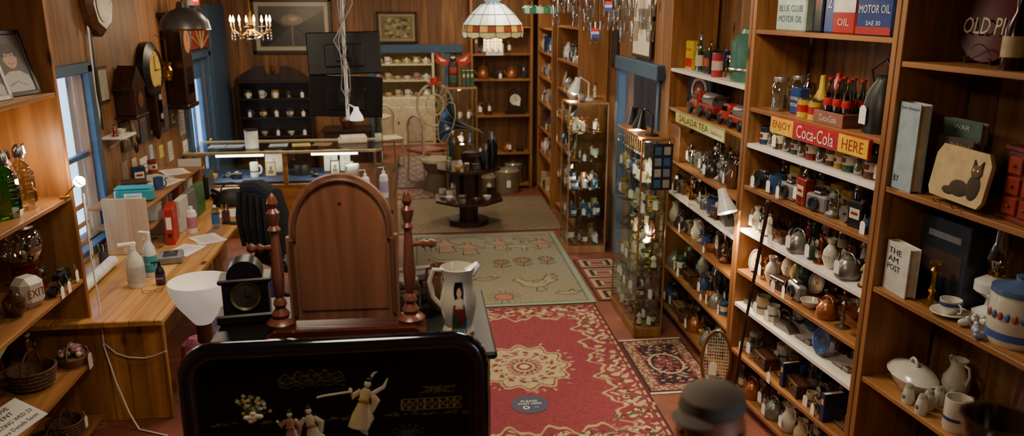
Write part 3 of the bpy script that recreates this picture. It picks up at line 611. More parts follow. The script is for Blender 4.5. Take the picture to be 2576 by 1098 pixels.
thing('fuel_can','tall dark metal can with long spout','can',RB.P(1.08,.14,1.9805),RB.rz,[('body',g),('handle',G().tube([(-.08,0,.2),(-.12,0,.3),(-.02,0,.36),(.04,0,.3)],.006,BLK2)),('spout',G().tube([(.08,0,.05),(.12,0,.2),(.12,0,.38)],[.015,.012,.008],BLK2)),('price_tag',tagG(-.02,-.1,.1,1.6))])
g=G();g.box((0,0,0),(.9,.02,.1),mat('b01c1a',.3),.003)
for x in(-.325,.325):g.box((x,-.0108,0),(.235,.001,.09),mat('e0b81c',.3))
g.text('ENJOY',.19,.055,mat('a01614'),T(-.325,-.0125,0)).text('Coca-Cola',.34,.07,WHITE,T(0,-.0125,0)).text('HERE',.17,.055,mat('a01614'),T(.325,-.0125,0))
thing('advertising_sign','long red and yellow soda advertising sign','sign',RB.P(.79,-.025,1.925),RB.rz,[('advertising_sign',g)])
g=G();g.box((0,0,0),(1.0,.012,.09),mat('c9c26a',.4),.002).text('SALADA TEA',.62,.05,mat('1c2a1c'),T(-.1,-.0075,0)).text('Delicious',.2,.025,mat('1c2a1c'),T(.36,-.0075,-.005))
for z in(-.041,.041):g.box((0,-.0065,z),(.98,.001,.004),mat('2a4a2a'))
thing('advertising_sign','pale yellow tea sign with dark lettering','sign',RA.P(.82,-.03,1.75),RA.rz,[('advertising_sign',g)])
def truck(a,z,label,c='8e1e18',s=1):
    m=mat(c,.3,.2,coat=.4);g=G().box((-.1,0,.1),(.14,.13,.13),m,.02).box((.1,0,.07),(.3,.12,.05),m,.01).box((-.2,0,.07),(.09,.12,.07),m,.02).box((-.245,0,.06),(.01,.13,.03),STEEL,.003)
    p=[('body',g),('ladder',G().tube([(-.02,-.05,.12),(.26,-.05,.16)],.006,STEEL).tube([(-.02,.05,.12),(.26,.05,.16)],.006,STEEL).tube([(.0,-.05,.122),(.0,.05,.122)],.005,STEEL).tube([(.12,-.05,.138),(.12,.05,.138)],.005,STEEL).tube([(.24,-.05,.158),(.24,.05,.158)],.005,STEEL)),('tank',G().cyl(.055,-.1,.1,mat('8a8c8c',.3,.7),T(.12,0,.12,ry=pi/2))),('window',G().box((-.1,0,.135),(.1,.134,.04),glass('506070',.4)))]
    for x in(-.18,.02,.2):
        for y in(-.065,.065):p.append(('wheel',G().lathe([(0,-.012),(.035,-.012),(.042,0),(.035,.012),(0,.015)],BLK2,T(x,y,.042,rx=pi/2))))
    return thing('toy_truck',label,'toy truck',RA.P(a,.1,z),RA.rz,p,s=s)
truck(.64,1.7905,'red metal toy truck with silver tank','a02a20',1.05);truck(1.2,1.7905,'red metal toy fire truck with ladder','b03428',.9)
g=G()
for r_,cc in((.15,'1c2c5a'),(.125,'14141c'),(.1,'c8bfa8'),(.075,'14141c'),(.05,'a02018'),(.02,'e0d8c8')):g.cyl(r_,0,.003+(.15-r_)*.04,mat(cc,.5),T(0,0,.15,rx=pi/2),24)
g.box((0,.008,.15),(.31,.012,.31),mat('1c1c24',.5),.003)
thing('dart_target','square target board with red centre','target board',RA.P(.22,.18,1.7905),RA.rz+.3,[('dart_target',g)])
tinbox(RA,.2,2.1,.16,.22,.07,'c8a41c',[('Sunlight',.7,.8,.13,'b01c1a')],label='yellow and red soap box',cap=False,band=('b01c1a',.25,.3))
RA.put('bottle','aqua',.42,.1,2.1005,h=.3,w=.07)
tinbox(RA,.62,2.1,.14,.17,.1,'1c1a1a',[('X',.5,.5,.4,'b08a30')],label='black tin with gold and red front',cap=False,band=('a82018',.5,.3))
rcan(RA,.85,2.1,.04,.16,'a82a34','c8b0a0','',.07,'pink and red talc tin')
g=G().lathe([(0,0),(.15,0),(.16,.03),(.16,.26),(.13,.3),(.08,.32)],mat('426e5e',.3)).lathe([(.165,.07),(.17,.08),(.165,.09)],STEEL)
thing('water_crock','green metal crock with tap and lid','crock',RA.P(1.2,.19,2.1005),RA.rz,[('body',g),('lid',G().lathe([(.1,.31),(.09,.34),(.03,.36),(.03,.38),(0,.39)],mat('426e5e',.3))),('tap',G().tube([(0,-.15,.06),(0,-.2,.06),(0,-.2,.03)],.01,BRASS))])
thing('wooden_crate','aged wooden shipping crate','crate',RA.P(.17,.16,1.3755),RA.rz,[('wooden_crate',G().box((0,0,.14),(.26,.3,.28),wood('8a5a30','5c3618',0,.5),.006).text('TEA',.1,.06,mat('3a2010'),T(0,-.152,.15)))])
def clamp(loc,rz,c,label,tilt=.5,e=25,s=1,arm=((0,0,0),(0,0,.15),(0,-.08,.2),(0,-.12,.15)),bz=.05,es=12):
    m=mat(c,.35);h=arm[-1];M=T(*h,rx=pi-tilt)
    p=[('arm',G().tube(arm,.007,m)),('base',G().lathe([(0,0),(.05,0),(.05,.012),(.015,.02),(0,.02)],m)),('lamp_shade',G().lathe([(0,-.05),(.025,-.05),(.03,0),(.06,.09),(.056,.09),(.026,0)],m,M)),('bulb',G().sph((0,0,bz),.027,mat('fff0d0',.5,0,.01,es),10,M))]
    o=thing('spot_lamp',label,'lamp',loc,rz,p,s=s)
    q=M@Vector((0,0,bz+.06));l=light('SPOT','spot_bulb_light',q,e,WARM,o,.03,None,2.4);l.rotation_euler=(-tilt,0,0);return o
clamp((2.12,4.9,1.1105),.25,'e0ddd4','white clamp lamp lighting the shelves',.5,34,1.15,((0,0,0),(-.02,0,.1),(-.12,-.04,.26),(-.16,-.07,.24)),.07,18)
clamp((1.79,6.2,1.6205),-pi/2+.9,'141414','black gooseneck lamp on display case',-.2,26,.95,bz=.075,es=18)
clamp((1.79,5.85,1.6205),-pi/2+.5,'141414','black gooseneck lamp on display case',.2,24,1.05,bz=.075,es=18)
clamp((1.8,8.2,1.6205),-pi/2+.3,'c8c0b0','pale desk lamp on display case',.3,26,1.2,bz=.075,es=18)
WDs=wood('7a5230','4c2e18',2,.4,knots=False)
g=G().arc((0,0,.26),.21,0,2*pi,.012,WDs,n=28,sx=.45)
g2=G()
for k in range(-5,6):
    x=k*.016;zz=math.sqrt(max(0,1-(x/.09)**2))*.2;g2.tube([(x,0,.26-zz),(x,0,.26+zz)],.002,STRING,4)
for k in range(-8,9):
    x=k*.023;ww=math.sqrt(max(0,1-(x/.2)**2))*.09;g2.tube([(-ww,0,.26+x),(ww,0,.26+x)],.002,STRING,4)
thing('snowshoe','old wooden snowshoe with woven webbing leaning on shelf','snowshoe',(1.96,4.7,0),-.35,[('frame',g),('webbing',g2),('tail',G().tube([(0,0,.06),(0,0,.0)],.013,WDs)),('price_tag',tagG(-.02,-.03,.22,1.6))],rx=-.08)
thing('walking_stick','dark turned wooden walking stick leaning on shelf','walking stick',RB.P(.36,-.16,0),RB.rz,[('shaft',G().tube([(0,0,0),(.02,.05,.7),(.03,.13,1.45)],[.008,.009,.012],W_DK)),('knob',G().sph((.03,.13,1.46),.02,W_DK))])
def tray(a,d,r,c,txt,label):
    g=G().lathe([(0,0),(.9,0),(1,.06),(1.02,.06),(.92,-.015),(0,-.015)],mat(c,.3),T(0,0,r+.01,rx=pi/2-.12),36,w=r,h=r)
    for t,zz,w_,h_,cc in txt:g.text(t,w_,h_,mat(cc,.4),T(0,-.03,zz,rx=-.12))
    s=G()
    for sx in(-1,1):s.tube([(sx*.08,-.07,.03),(sx*.08,-.06,.004),(sx*.08,.1,.004),(sx*.06,.07,.2)],.004,STEEL,5)
    s.arc((0,-.06,.004),.08,0,pi,.003,STEEL,sx=1).tube([(-.08,.1,.004),(.08,.1,.004)],.004,STEEL,5)
    return thing('serving_tray',label,'tray',RC.P(a,d,2.3505),RC.rz-.1,[('tray',g),('stand',s)])
tray(.27,.24,.225,'4c1216',[('OLD PIO',.16,.32,.07,'b8ac8c')],'round dark red beer tray with lettering')
tray(.75,.25,.2,'3c1212',[],'round dark beer tray with painted bottle')
g=G().lathe([(0,0),(.045,0),(.045,.16),(.018,.22),(.016,.3),(0,.3)],mat('2a0f08',.15)).lathe([(.046,.05),(.047,.05),(.047,.13),(.046,.13)],mat('b0a070'))
thing('beer_bottle','dark brown beer bottle with cream label','bottle',RC.P(.55,.08,2.3505),RC.rz,[('beer_bottle',g)])
def bookface(a,d,z,w,h,t,c,txt,label,j=0):
    g=G().box((0,0,h/2),(w,.006,h),mat(c,.4),.001).box((0,t,h/2),(w,.006,h),mat(c,.4),.001).box((-w/2,t/2,h/2),(.006,t,h),mat(c,.4),.001)
    for tt,x,zz,w_,h_,cc in txt:g.text(tt,w_,h_,mat(cc),T(x,-.0045,zz))
    return thing('book',label,'book',RC.P(a,d,z+.0005),RC.rz+j,[('cover',g),('pages',G().box((0,t/2,h/2),(w-.012,t-.008,h-.012),mat('d8ccb0',.8)))])
bookface(.1,.02,1.77,.15,.4,.05,'98aab0',[('Sports Illustrated',.0,.375,.13,.018,'1c2c4a'),('BY',-.04,.05,.04,.03,'1c2c4a')],'tall pale blue sports book standing upright',-.1)
bookface(.26,.16,1.77,.24,.34,.03,'4a5a52',[('WAR',0,.31,.1,.02,'a8b0a0')],'grey green book with worn jacket',-.05)
bookface(.29,.11,1.77,.22,.27,.02,'4a3c32',[('The Ballad of',.03,.24,.12,.018,'a89878'),('ROSE',.04,.21,.1,.018,'8c5a3a')],'dark brown book with portrait cover',-.05)
bookface(.12,.04,1.27,.18,.24,.05,'c8c8c0',[('THE',-.02,.2,.1,.028,'141414'),('AM',-.03,.16,.08,.028,'141414'),('POST',-.02,.12,.1,.028,'141414')],'white art book with green spine',-.1)
thing('boxed_set','dark slate boxed book set lying behind books','box',RC.P(.22,.25,1.2705),RC.rz,[('boxed_set',G().box((0,0,.19),(.3,.12,.38),mat('2c343e',.4),.004).box((0,-.061,.3),(.2,.001,.03),mat('98a0a8')).box((0,-.061,.17),(.24,.001,.12),mat('4a3a34')))])
g=G();pl=[(-.15,.02),(.15,.02),(.17,.05),(.17,.2),(.14,.245),(-.14,.245),(-.17,.2),(-.17,.05)]
MP=T(0,-.004,0,rx=-.15);g.ext(pl,.018,mat('bfa878',.35),T(rx=-.15))
cf=mat('3a2a1a',.8);c2f=mat('5a4430',.8);d=G()
d.sph((.1,-.006,.1),(.04,.005,.055),cf,14,MP).sph((.1,-.009,.165),(.032,.005,.028),c2f,12,MP).sph((.02,-.006,.08),(.06,.005,.035),cf,14,MP).sph((-.04,-.006,.06),(.04,.004,.018),cf,12,MP)
for sx in(-1,1):d.sph((.1+sx*.012,-.014,.17),(.006,.002,.006),mat('d8c060'),6,MP).ext([(.1+sx*.028,.172),(.1+sx*.026,.212),(.1+sx*.008,.188)],.006,cf,MP@T(0,-.008,0))
s=G()
for sx in(-.06,.06):s.tube([(sx,-.05,.02),(sx,-.04,.004),(sx,.08,.004),(sx,.06,.12)],.003,BRASS,5)
s.tube([(-.06,.08,.004),(.06,.08,.004)],.003,BRASS,5)
thing('wooden_plaque','pale wooden plaque with painted furry animals on stand','plaque',RC.P(.42,.02,1.7755),RC.rz-.1,[('plaque',g),('animal_relief',d),('stand',s)])
g=G();m=wood('7a2e1e','451409',2,.3,knots=False);g.box((0,.0,.14),(.3,.16,.28),m,.006).box((0,0,.285),(.33,.18,.02),m,.005).box((0,0,.01),(.33,.18,.02),m,.005)
p=[('body',g)]
for i in range(3):
    for k in range(3):
        p.append(('drawer',G().box((-.09+.09*i,-.083,.06+.08*k),(.075,.012,.068),mat('8a3220',.3),.004)));p.append(('knob',G().sph((-.09+.09*i,-.094,.06+.08*k),.007,BRASS,8),None,len(p)-1))
thing('spice_chest','small red wooden chest of nine drawers','chest',RC.P(.76,.14,1.7705),RC.rz-.15,p)
RC.put('candle','brass',.27,.12,1.2705,w=.12,h=.2)
RC.put('oil_lamp','clear',.45,.27,1.2705,w=.17,h=.4);RC.put('vase','green',.6,.26,1.2705,w=.1,h=.24)
g=G().lathe([(0,0),(.035,0),(.04,.008),(.08,.02),(.078,.024),(.03,.012),(0,.01)],CER('d8d4c8'),None,24)
thing('saucer','white and blue china saucer','saucer',RC.P(.42,.09,1.2705),RC.rz,[('saucer',g)])
g=G().lathe([(0,.012),(.025,.012),(.042,.05),(.046,.075),(.043,.075),(.035,.03),(0,.02)],CER('d8d4c8')).lathe([(.0462,.05),(.047,.058),(.0465,.066)],mat('2c4a78'))
thing('teacup','white teacup with blue painted scene','teacup',RC.P(.42,.09,1.272),RC.rz,[('body',g),('handle',G().arc((.045,0,.045),.02,-1.6,1.6,.004,CER('d8d4c8')))])
g=G().lathe([(0,0),(.1,0),(.11,.02),(.11,.2),(.1,.22)],CER('ccc8b4')).lathe([(.1105,.03),(.1115,.03),(.1115,.06),(.1105,.06)],mat('3a5a9a'))
for k in range(6):g.sph((cos(-1.9+k*.25)*.11,sin(-1.9+k*.25)*.11,.13),(.012,.008,.018),mat('4a6a9a' if k%2 else '9a4a4a'),8)
thing('canister','large cream ceramic canister with blue lid','canister',RC.P(.72,.14,1.2705),RC.rz,[('body',g),('lid',G().lathe([(.112,.215),(.11,.235),(.04,.255),(.02,.27),(.03,.285),(0,.29)],CER('4c668c')))])
for i,(a,d_) in enumerate(((.54,.04),(.61,.035),(.56,.13),(.67,.0),(.51,.12))):
    thing('small_ornament','small blue and white ceramic ornament','ornament',RC.P(a,d_+.02,1.2705),i,[('small_ornament',G().sph((0,0,.018),(.03,.018,.018),CER('8fa4c8' if i%2 else 'd0d0c8'),10).sph((.015,0,.035),(.012,.01,.012),CER('d0d0c8'),8))],'small ornaments on the shelf')
g=G().lathe([(0,0),(.5,0),(.55,.1),(.8,.35),(.95,.62),(.9,.62),(0,.5)],CER('d6d2c4'),T(s=(1,.65,1)),24,w=.16,h=.13)
l=G().lathe([(.98,.62),(.8,.82),(.4,.95),(.15,1),(0,1.0)],CER('d6d2c4'),T(s=(1,.65,1)),24,w=.16,h=.13).arc((0,0,.13),.03,0,pi,.007,CER('d6d2c4'))
thing('tureen','white ironstone covered serving dish','serving dish',RC.P(.19,.15,.7905),RC.rz-.2,[('body',g),('lid',l)])
for a,d_ in((.31,.04),(.38,.09),(.41,.03),(.4,.2),(.48,.22),(.36,.16)):
    thing('salt_shaker','white ceramic shaker with painted landscape','shaker',RC.P(a,d_,.7905),RC.rz,[('body',G().lathe([(0,0),(.025,0),(.03,.03),(.022,.07),(.02,.08)],CER('d6d2c4')).sph((0,-.026,.035),(.012,.006,.012),mat('4a6a8a'),8)),('cap',G().lathe([(.021,.08),(.015,.095),(0,.1)],mat('b8b4a8',.3,.4)))],'painted shakers')
RC.put('mug','white',.56,.08,.7905,w=.14,h=.15,j=1.2);RC.put('figurine','cream',.74,.12,.7905,tag=True);RC.put('figurine','white',.84,.1,.7905);RC.put('jug','white',.3,.3,.7905)
thing('framed_print','dark red framed print leaning on wall','picture',RC.P(.74,.3,.7905),RC.rz,[('frame',G().box((0,0,.16),(.26,.02,.32),mat('5a2c24',.4),.004,T(rx=-.12))),('print',G().box((0,-.011,.16),(.2,.002,.26),mat('7a5448',.5,0,.4,scl=30),0,T(rx=-.12)))])
# ---------------- display cases
def case(loc,w,d,H,zs,label,rz=0,e=5):
    wm=wood('9a6c3c','744a26',2,.35,knots=False);p=[('base',G().box((0,0,.04),(w,d,.08),wm,.005))]
    for x in(-1,1):
        for y in(-1,1):p.append(('corner_post',G().box((x*(w/2-.006),y*(d/2-.006),H/2+.03),(.012,.012,H-.09),wm,.002)))
    p.append(('top',G().box((0,0,H-.0),(w,d,.02),wm,.004)))
    for y in(-1,1):p.append(('glass_pane',G().box((0,y*(d/2-.006),H/2+.03),(w-.03,.005,H-.1),GL)))
    for x in(-1,1):p.append(('glass_pane',G().box((x*(w/2-.006),0,H/2+.03),(.005,d-.03,H-.1),GL)))
    for z in zs:p.append(('glass_shelf',G().box((0,0,z-.004),(w-.03,d-.03,.006),glass('d4ece2',.3))))
    o=thing('display_case',label,'display case',loc,rz,p)
    for z in(H-.06,H*.5):light('POINT','display_case_light',(0,-d*.3,z),e,(1,.82,.56),o,.03)
    return o
case((1.76,8.17,0),.42,.42,1.61,[.4,.7,1.0,1.3],'tall glass display tower with wooden frame')
case((1.79,6.1,0),.23,.76,1.61,[.32,.56,.8,1.04,1.28],'tall glass jewellery case with wooden frame')
def inside(cx,cy,w_,d_,zs,nx,ny,sz,ks,grp):
    for z in zs:
        for i in range(nx):
            for j in range(ny):
                kk=R.choice(ks.split());gx=cx-w_/2+w_*(i+.5)/nx;gy=cy-d_/2+d_*(j+.5)/ny
                put(kk,R.choice(CAT[kk][5].split()).replace('_',' '),(gx,gy,z+.001),-pi/2*.6+R.uniform(-.4,.4),w=sz*R.choice((.8,1)),h=sz*R.choice((1,1.3,1.7)),tag=R.random()<.5,group=grp,where='inside a glass case')
inside(1.76,8.17,.38,.38,(.085,.405,.705,1.005,1.305),3,3,.09,'vase bowl figurine can teapot mug box candle','trinkets inside the display tower')
inside(1.79,6.1,.2,.72,(.085,.325,.565,.805,1.045,1.285),2,6,.075,'vase bowl figurine candle mug teapot can vase','trinkets inside the jewellery case')
put('duck','grey',(1.7,8.05,1.6205),-pi/2,w=.2,where='on top of the display case');put('figurine','white',(1.9,8.33,1.6205),-pi/2,where='on top of the display case');put('teapot','pewter',(1.66,8.32,1.6205),-pi/2,where='on top of the display case')
g=G().box((0,0,0),(.16,.008,.36),mat('16182a',.5),.002)
for i in range(4):
    for k in range(2):g.box((-.035+.07*k,-.005,-.13+.085*i),(.05,.002,.06),mat(('2f567c','9a9484','6a7a8c')[(i+k)%3],.5))
thing('postcard_display','dark blue card display hanging on case','card display',(1.84,5.715,1.4),-.0,[('postcard_display',g)])
for i in range(10):
    y=5.78+.065*i;g=G().arc((0,0,0),.02,pi,2*pi,.002,(GOLD,STEEL,mat('8a2a4a'),mat('3a8a6a'))[i%4],'yz',8,sx=.8).tube([(0,-.016,0),(0,-.002,.09)],.0012,GOLD,4).tube([(0,.016,0),(0,.002,.09)],.0012,GOLD,4).sph((0,0,-.028),.009,mat(('c8a0c0','c8402a','40a080','e0d8c0')[i%4],.2),8)
    thing('necklace','beaded necklace hanging inside glass case','necklace',(1.71,y,1.5),0,[('necklace',g)],'necklaces in the glass case')
# ---------------- black cabinet, lacquer panel, mirror
g=G().box((-.27,2.98,.67),(1.02,.64,1.34),BLACK,.01).box((-.27,2.98,1.355),(1.07,.68,.03),BLACK,.01)
p=[('body',g)]
for x in(-.52,-.02):p.append(('door',G().box((x,2.655,.7),(.48,.02,1.1),BLACK,.006)))
thing('cabinet','black lacquered cabinet with glossy top','cabinet',(0,0,0),0,p)
def rrect(w,h,r,z0=0,n=8):
    return[(-w/2,z0),(w/2,z0)]+[(w/2-r+r*cos(pi/2*i/n),h-r+r*sin(pi/2*i/n)) for i in range(n+1)]+[(-w/2+r-r*sin(pi/2*i/n),h-r+r*cos(pi/2*i/n)) for i in range(n+1)]
H0=1.485
LAQ=mat('101015',.12,0,.1,coat=1)
g=G().ext(rrect(1.03,H0-.02,.1,.02),.03,LAQ,T(0,.02,0))
pts=[(-.5,0,.03)]+[(x,0,z) for x,z in rrect(1.0,H0-.02,.1,.03)[::-1][0:18]]+[(.5,0,.03)]
fr=G().tube(pts,.032,LAQ,12)
c=Cv(.92,.62,.0035,'08080b');GD='7c6c3e'
for k in range(3):
    pt=[(-.2+.016*i,.2-.008*k+(.04-.012*k)*abs(sin(i*1.1+k*2))*(.5+.5*sin(i*.21))) for i in range(15)];c.line(pt,.0035,'5a5a36' if k else GD)
    c.line([(p_[0],p_[1]-.015) for p_ in pt],.003,'48503a')
for i in range(34):
    x=-.3+R.gauss(0,.032);y=.12+R.gauss(0,.02);c.line([(x,y),(-.3,.07)],.003,'4a5a34');c.ell(x,y,.0065,.006,R.choice(('b0706a','c8a84a','d8ccb0','c8b898','8a9a5a','d8ccb0')))
c.rect(.22,.06,.43,.064,GD);c.rect(.22,.1,.43,.104,GD)
for i in range(8):
    x=.22+.0265*i;c.line([(x,.064),(x,.1)],.005,GD);c.line([(x,.064),(x+.026,.1)],.0035,GD);c.line([(x+.026,.064),(x,.1)],.0035,GD)
for i in range(60):c.ell(R.uniform(-.45,.45),.045+R.gauss(0,.004),.012,.0025,R.choice(('4c4a2c','5a5430')))
for i in range(16):c.line([(.34+R.uniform(-.06,.06),.125),(.36+R.uniform(-.07,.08),.15)],.003,'5a5430')
for i in range(12):
    a=i*.5;c.line([(.24,-.03),(.24+.06*cos(a),-.03+.035*sin(a))],.006,'3a3e48')
c.line([(.24,-.03),(.25,-.15)],.008,'3a3e48')
pn=G();c.to(pn,T(0,0,1.14,rx=pi/2),.15)
BONE=mat('cdc0a0',.4)
def lady(x,z,s,rob,rz=0,sword=False):
    g=G();M=T(x,-.008,z,ry=rz,s=(s,s*.45,s));rm=mat(rob,.4)
    g.lathe([(0,-.1),(.03,-.1),(.026,-.06),(.014,-.01),(.018,.02),(.01,.035),(0,.036)],rm,M,12)
    g.tube([(.01,0,-.02),(.03,0,-.06),(.02,0,-.11),(.035,0,-.12)],[.008,.014,.012,.004],BONE,8,M).tube([(-.015,0,.025),(-.036,0,0),(-.045,0,.02)],[.008,.012,.005],rm,8,M).tube([(.015,0,.025),(.036,0,.0),(.03,0,-.04)],[.008,.014,.008],rm,8,M)
    g.sph((0,0,.05),(.011,.012,.014),BONE,8,M).sph((0,0,.064),(.011,.012,.007),mat('1c1410'),8,M).sph((.004,0,.074),(.005,.008,.005),mat('1c1410'),8,M).tube([(-.01,0,.02),(.025,0,-.03),(.03,0,-.08)],.005,BONE,6,M).sph((-.047,0,.022),.006,BONE,6,M)
    g.lathe([(.015,-.012),(.019,-.006),(.015,0)],mat('a86a30',.4),M,12)
    if sword:g.tube([(-.04,-.01,.02),(-.12,-.01,-.01),(-.14,-.01,-.02)],.004,BONE,6,M).tube([(.0,0,.06),(.012,0,.09),(.02,0,.095)],[.006,.004,.002],BONE,6,M).tube([(.02,0,.02),(.05,0,.05),(.055,0,.08)],[.008,.006,.002],BONE,6,M)
    return g
p=[('panel',g),('frame',fr),('painted_surface',pn,'black lacquer painted with gold scenery'),('carved_figure',lady(.09,1.26,1.15,'c0a878',.25,True),'bone warrior figure with sword'),('carved_figure',lady(-.17,1.17,.9,'9a6a54'),'bone lady in brown robe'),('carved_figure',lady(-.1,1.175,1,'b0a484',-.1),'bone lady in pale robe')]
fl=G()
for i in range(12):fl.sph((-.295+R.gauss(0,.013),-.006,1.215+R.gauss(0,.009)),(.012,.006,.009),BONE,8)
p.append(('carved_flower',fl,'bone carved blossoms'))
thing('lacquer_panel','black lacquer headboard panel with inlaid oriental figures','panel',(-.305,2.56,0),0,p)
def turned(x,h):
    return G().lathe([(0,0),(.052,0),(.055,.012),(.045,.022),(.028,.03),(.034,.045),(.026,.058),(.018,.07),(.026,.085),(.022,.1),(.014,.11),(.02,.13),(.024,.2),(.017,.32),(.014,.36),(.024,.375),(.014,.39),(.022,.42),(.024,.44),(.012,.455),(.02,.475),(.014,.495),(.005,.51),(0,.515)],W_RED,T(x,0,.055),20,h=h)
p=[('base',G().ext([(-.3,0),(.3,0),(.3,.02),(.26,.055),(-.26,.055),(-.3,.02)],.16,wood('5e2a1b','38160d',0,.25,knots=False)).box((0,-.075,.01),(.62,.03,.02),W_RED,.006)),
('turned_post',turned(-.243,1)),('turned_post',turned(.243,1))]
def arch(w,h,sh,r,z0):
    return[(-w,z0),(w,z0),(w,sh),(r,sh+.002)]+[(r*cos(a),sh+.03+(h-sh-.03)*sin(a)) for a in [pi*i/24 for i in range(25)]]+[(-r,sh+.002),(-w,sh)]
p.append(('mirror_frame',G().ext(arch(.203,.635,.40,.19,.075),.03,W_MIR)))
p.append(('frame_moulding',G().tube([(x,-.016,z) for x,z in arch(.183,.615,.39,.172,.095)[1:]+[(-.183,.095)]],.009,wood('6e4833','4c2c1c',2,.4,knots=False),8)))
p.append(('backing_board',G().ext(arch(.16,.59,.38,.15,.115),.006,wood('8c583e','68402c',2,.5,knots=False),T(0,-.016,0)),'reddish wooden backing board'))
p.append(('mirror_glass',G().ext(arch(.165,.6,.38,.155,.11),.004,mat('cfd4d6',.03,1,.0),T(0,.017,0)),'silvered looking glass'))
for sx in(-1,1):p.append(('pivot_knob',G().lathe([(0,0),(.012,0),(.008,.03),(.018,.045),(.01,.06),(.02,.075),(.012,.09),(0,.095)],W_RED,T(sx*.255,0,.36,ry=sx*pi/2),12)))
p.append(('screw',G().sph((0,-.021,.53),(.006,.003,.006),mat('3a1a10'),8)))
thing('dressing_mirror','arched mahogany dressing mirror seen from behind','mirror',(-.29,2.86,1.3705),-.02,p)
m=CER('c6c0ae')
def pr(z):
    P_=[(.055,0),(.058,.01),(.05,.03),(.062,.08),(.066,.12),(.055,.17),(.05,.2),(.062,.245)]
    for (r0,z0),(r1,z1) in zip(P_,P_[1:]):
        if z0<=z<=z1:return r0+(r1-r0)*(z-z0)/(z1-z0)
    return .055
b_=G().lathe([(0,0),(.055,0),(.058,.01),(.05,.03),(.062,.08),(.066,.12),(.055,.17),(.05,.2),(.062,.245),(.058,.247),(.046,.2),(0,.1)],m,None,24)
f_=G()
def patch(t0,t1,z0,z1,c_,n=6,off=.0015,wf=lambda q:1):
    vs=[];mm=(t0+t1)/2;hw=(t1-t0)/2
    for i in range(n+1):
        z=z0+(z1-z0)*i/n;r_=pr(z)+off;w_=hw*wf(i/n)
        for j in range(n+1):
            a=-pi/2+mm+w_*(2*j/n-1);vs.append((r_*cos(a),r_*sin(a),z))
    f_.add(vs,[[i*(n+1)+j,i*(n+1)+j+1,(i+1)*(n+1)+j+1,(i+1)*(n+1)+j] for i in range(n) for j in range(n)],mat(c_,.25))
patch(-.62,.42,.02,.125,'8c2f20',8,.0015,lambda q:1-.45*q)
patch(-.5,-.12,.03,.09,'2c5a4a',6,.0025,lambda q:1-.3*q);patch(.08,.4,.02,.075,'2f6a5c',6,.0025,lambda q:1-.3*q)
patch(-.3,.12,.11,.15,'c8b8a0',6,.002,lambda q:1-.3*q)
patch(-.42,.22,.145,.205,'15100f',8,.002,lambda q:.75+.5*sin(pi*q)*.5)
patch(-.24,.06,.15,.185,'c89c80',6,.0035,lambda q:max(.2,sin(pi*(q*.8+.1))))
patch(-.4,.2,.018,.034,'3a7a6a',4,.003)
thing('figural_pitcher','white ceramic pitcher with painted robed figure','pitcher',(.135,2.85,1.3705),.1,[('body',b_),('handle',G().tube([(-.055,0,.235),(-.085,0,.24),(-.1,0,.2),(-.09,0,.14),(-.06,0,.1)],.009,m)),('spout',G().tube([(.04,0,.22),(.075,0,.252)],[.025,.012],m)),('painted_figure',f_,'painted lady in red and green robe')],s=1.08)
put('jug','brown',(.07,3.1,1.3705),2.6,w=.11,h=.19,where='on the black cabinet');put('jar','clear',(-.06,3.12,1.3705),0,w=.11,h=.13,where='on the black cabinet');put('box','grey',(-.02,3.24,1.3705),.2,w=.17,h=.14,where='on the black cabinet')
m=mat('1c1a1e',.3);g=G().box((0,0,.03),(.34,.18,.06),m,.01).box((0,0,.15),(.26,.15,.2),m,.01).box((0,0,.26),(.3,.17,.03),m,.008)
thing('mantel_clock','black marble style mantel clock with round dial','clock',(-.7,3.08,1.3705),.12,[('case',g.lathe([(0,.0),(.1,0),(.1,.14),(0,.14)],m,T(0,.07,.28,rx=pi/2),24)),('bezel',G().lathe([(.07,0),(.085,.01),(.085,-.01)],mat('8a7a58',.3,.8),T(0,-.078,.17,rx=pi/2),24)),('clock_face',G().lathe([(0,.004),(.07,.002)],mat('3a342e',.4),T(0,-.078,.17,rx=pi/2),24)),('clock_hands',G().box((0,-.085,.19),(.004,.002,.05),BRASS).box((.015,-.085,.17),(.03,.002,.004),BRASS))],s=.68)
# ---------------- torchiere
ML=mat('ece4d2',.3,0,.03,.3)
p=[('base',G().lathe([(0,0),(.14,0),(.14,.02),(.05,.05),(.02,.08),(0,.08)],BRASS)),('pole',G().cyl(.011,.06,.98,BRASS)),('socket',G().lathe([(.02,.84),(.04,.86),(.04,.97),(.02,1)],mat('5a3424',.4,.5))),
('lamp_shade',G().lathe([(0,.965),(.045,.965),(.07,1.0),(.125,1.08),(.155,1.16),(.158,1.2),(.15,1.2),(.12,1.1),(.05,1.0),(0,.99)],ML,None,32),'white milk glass bowl shade')]
thing('floor_lamp','brass torchiere lamp with white milk glass bowl','floor lamp',(-1.16,4.07,0),0,p)
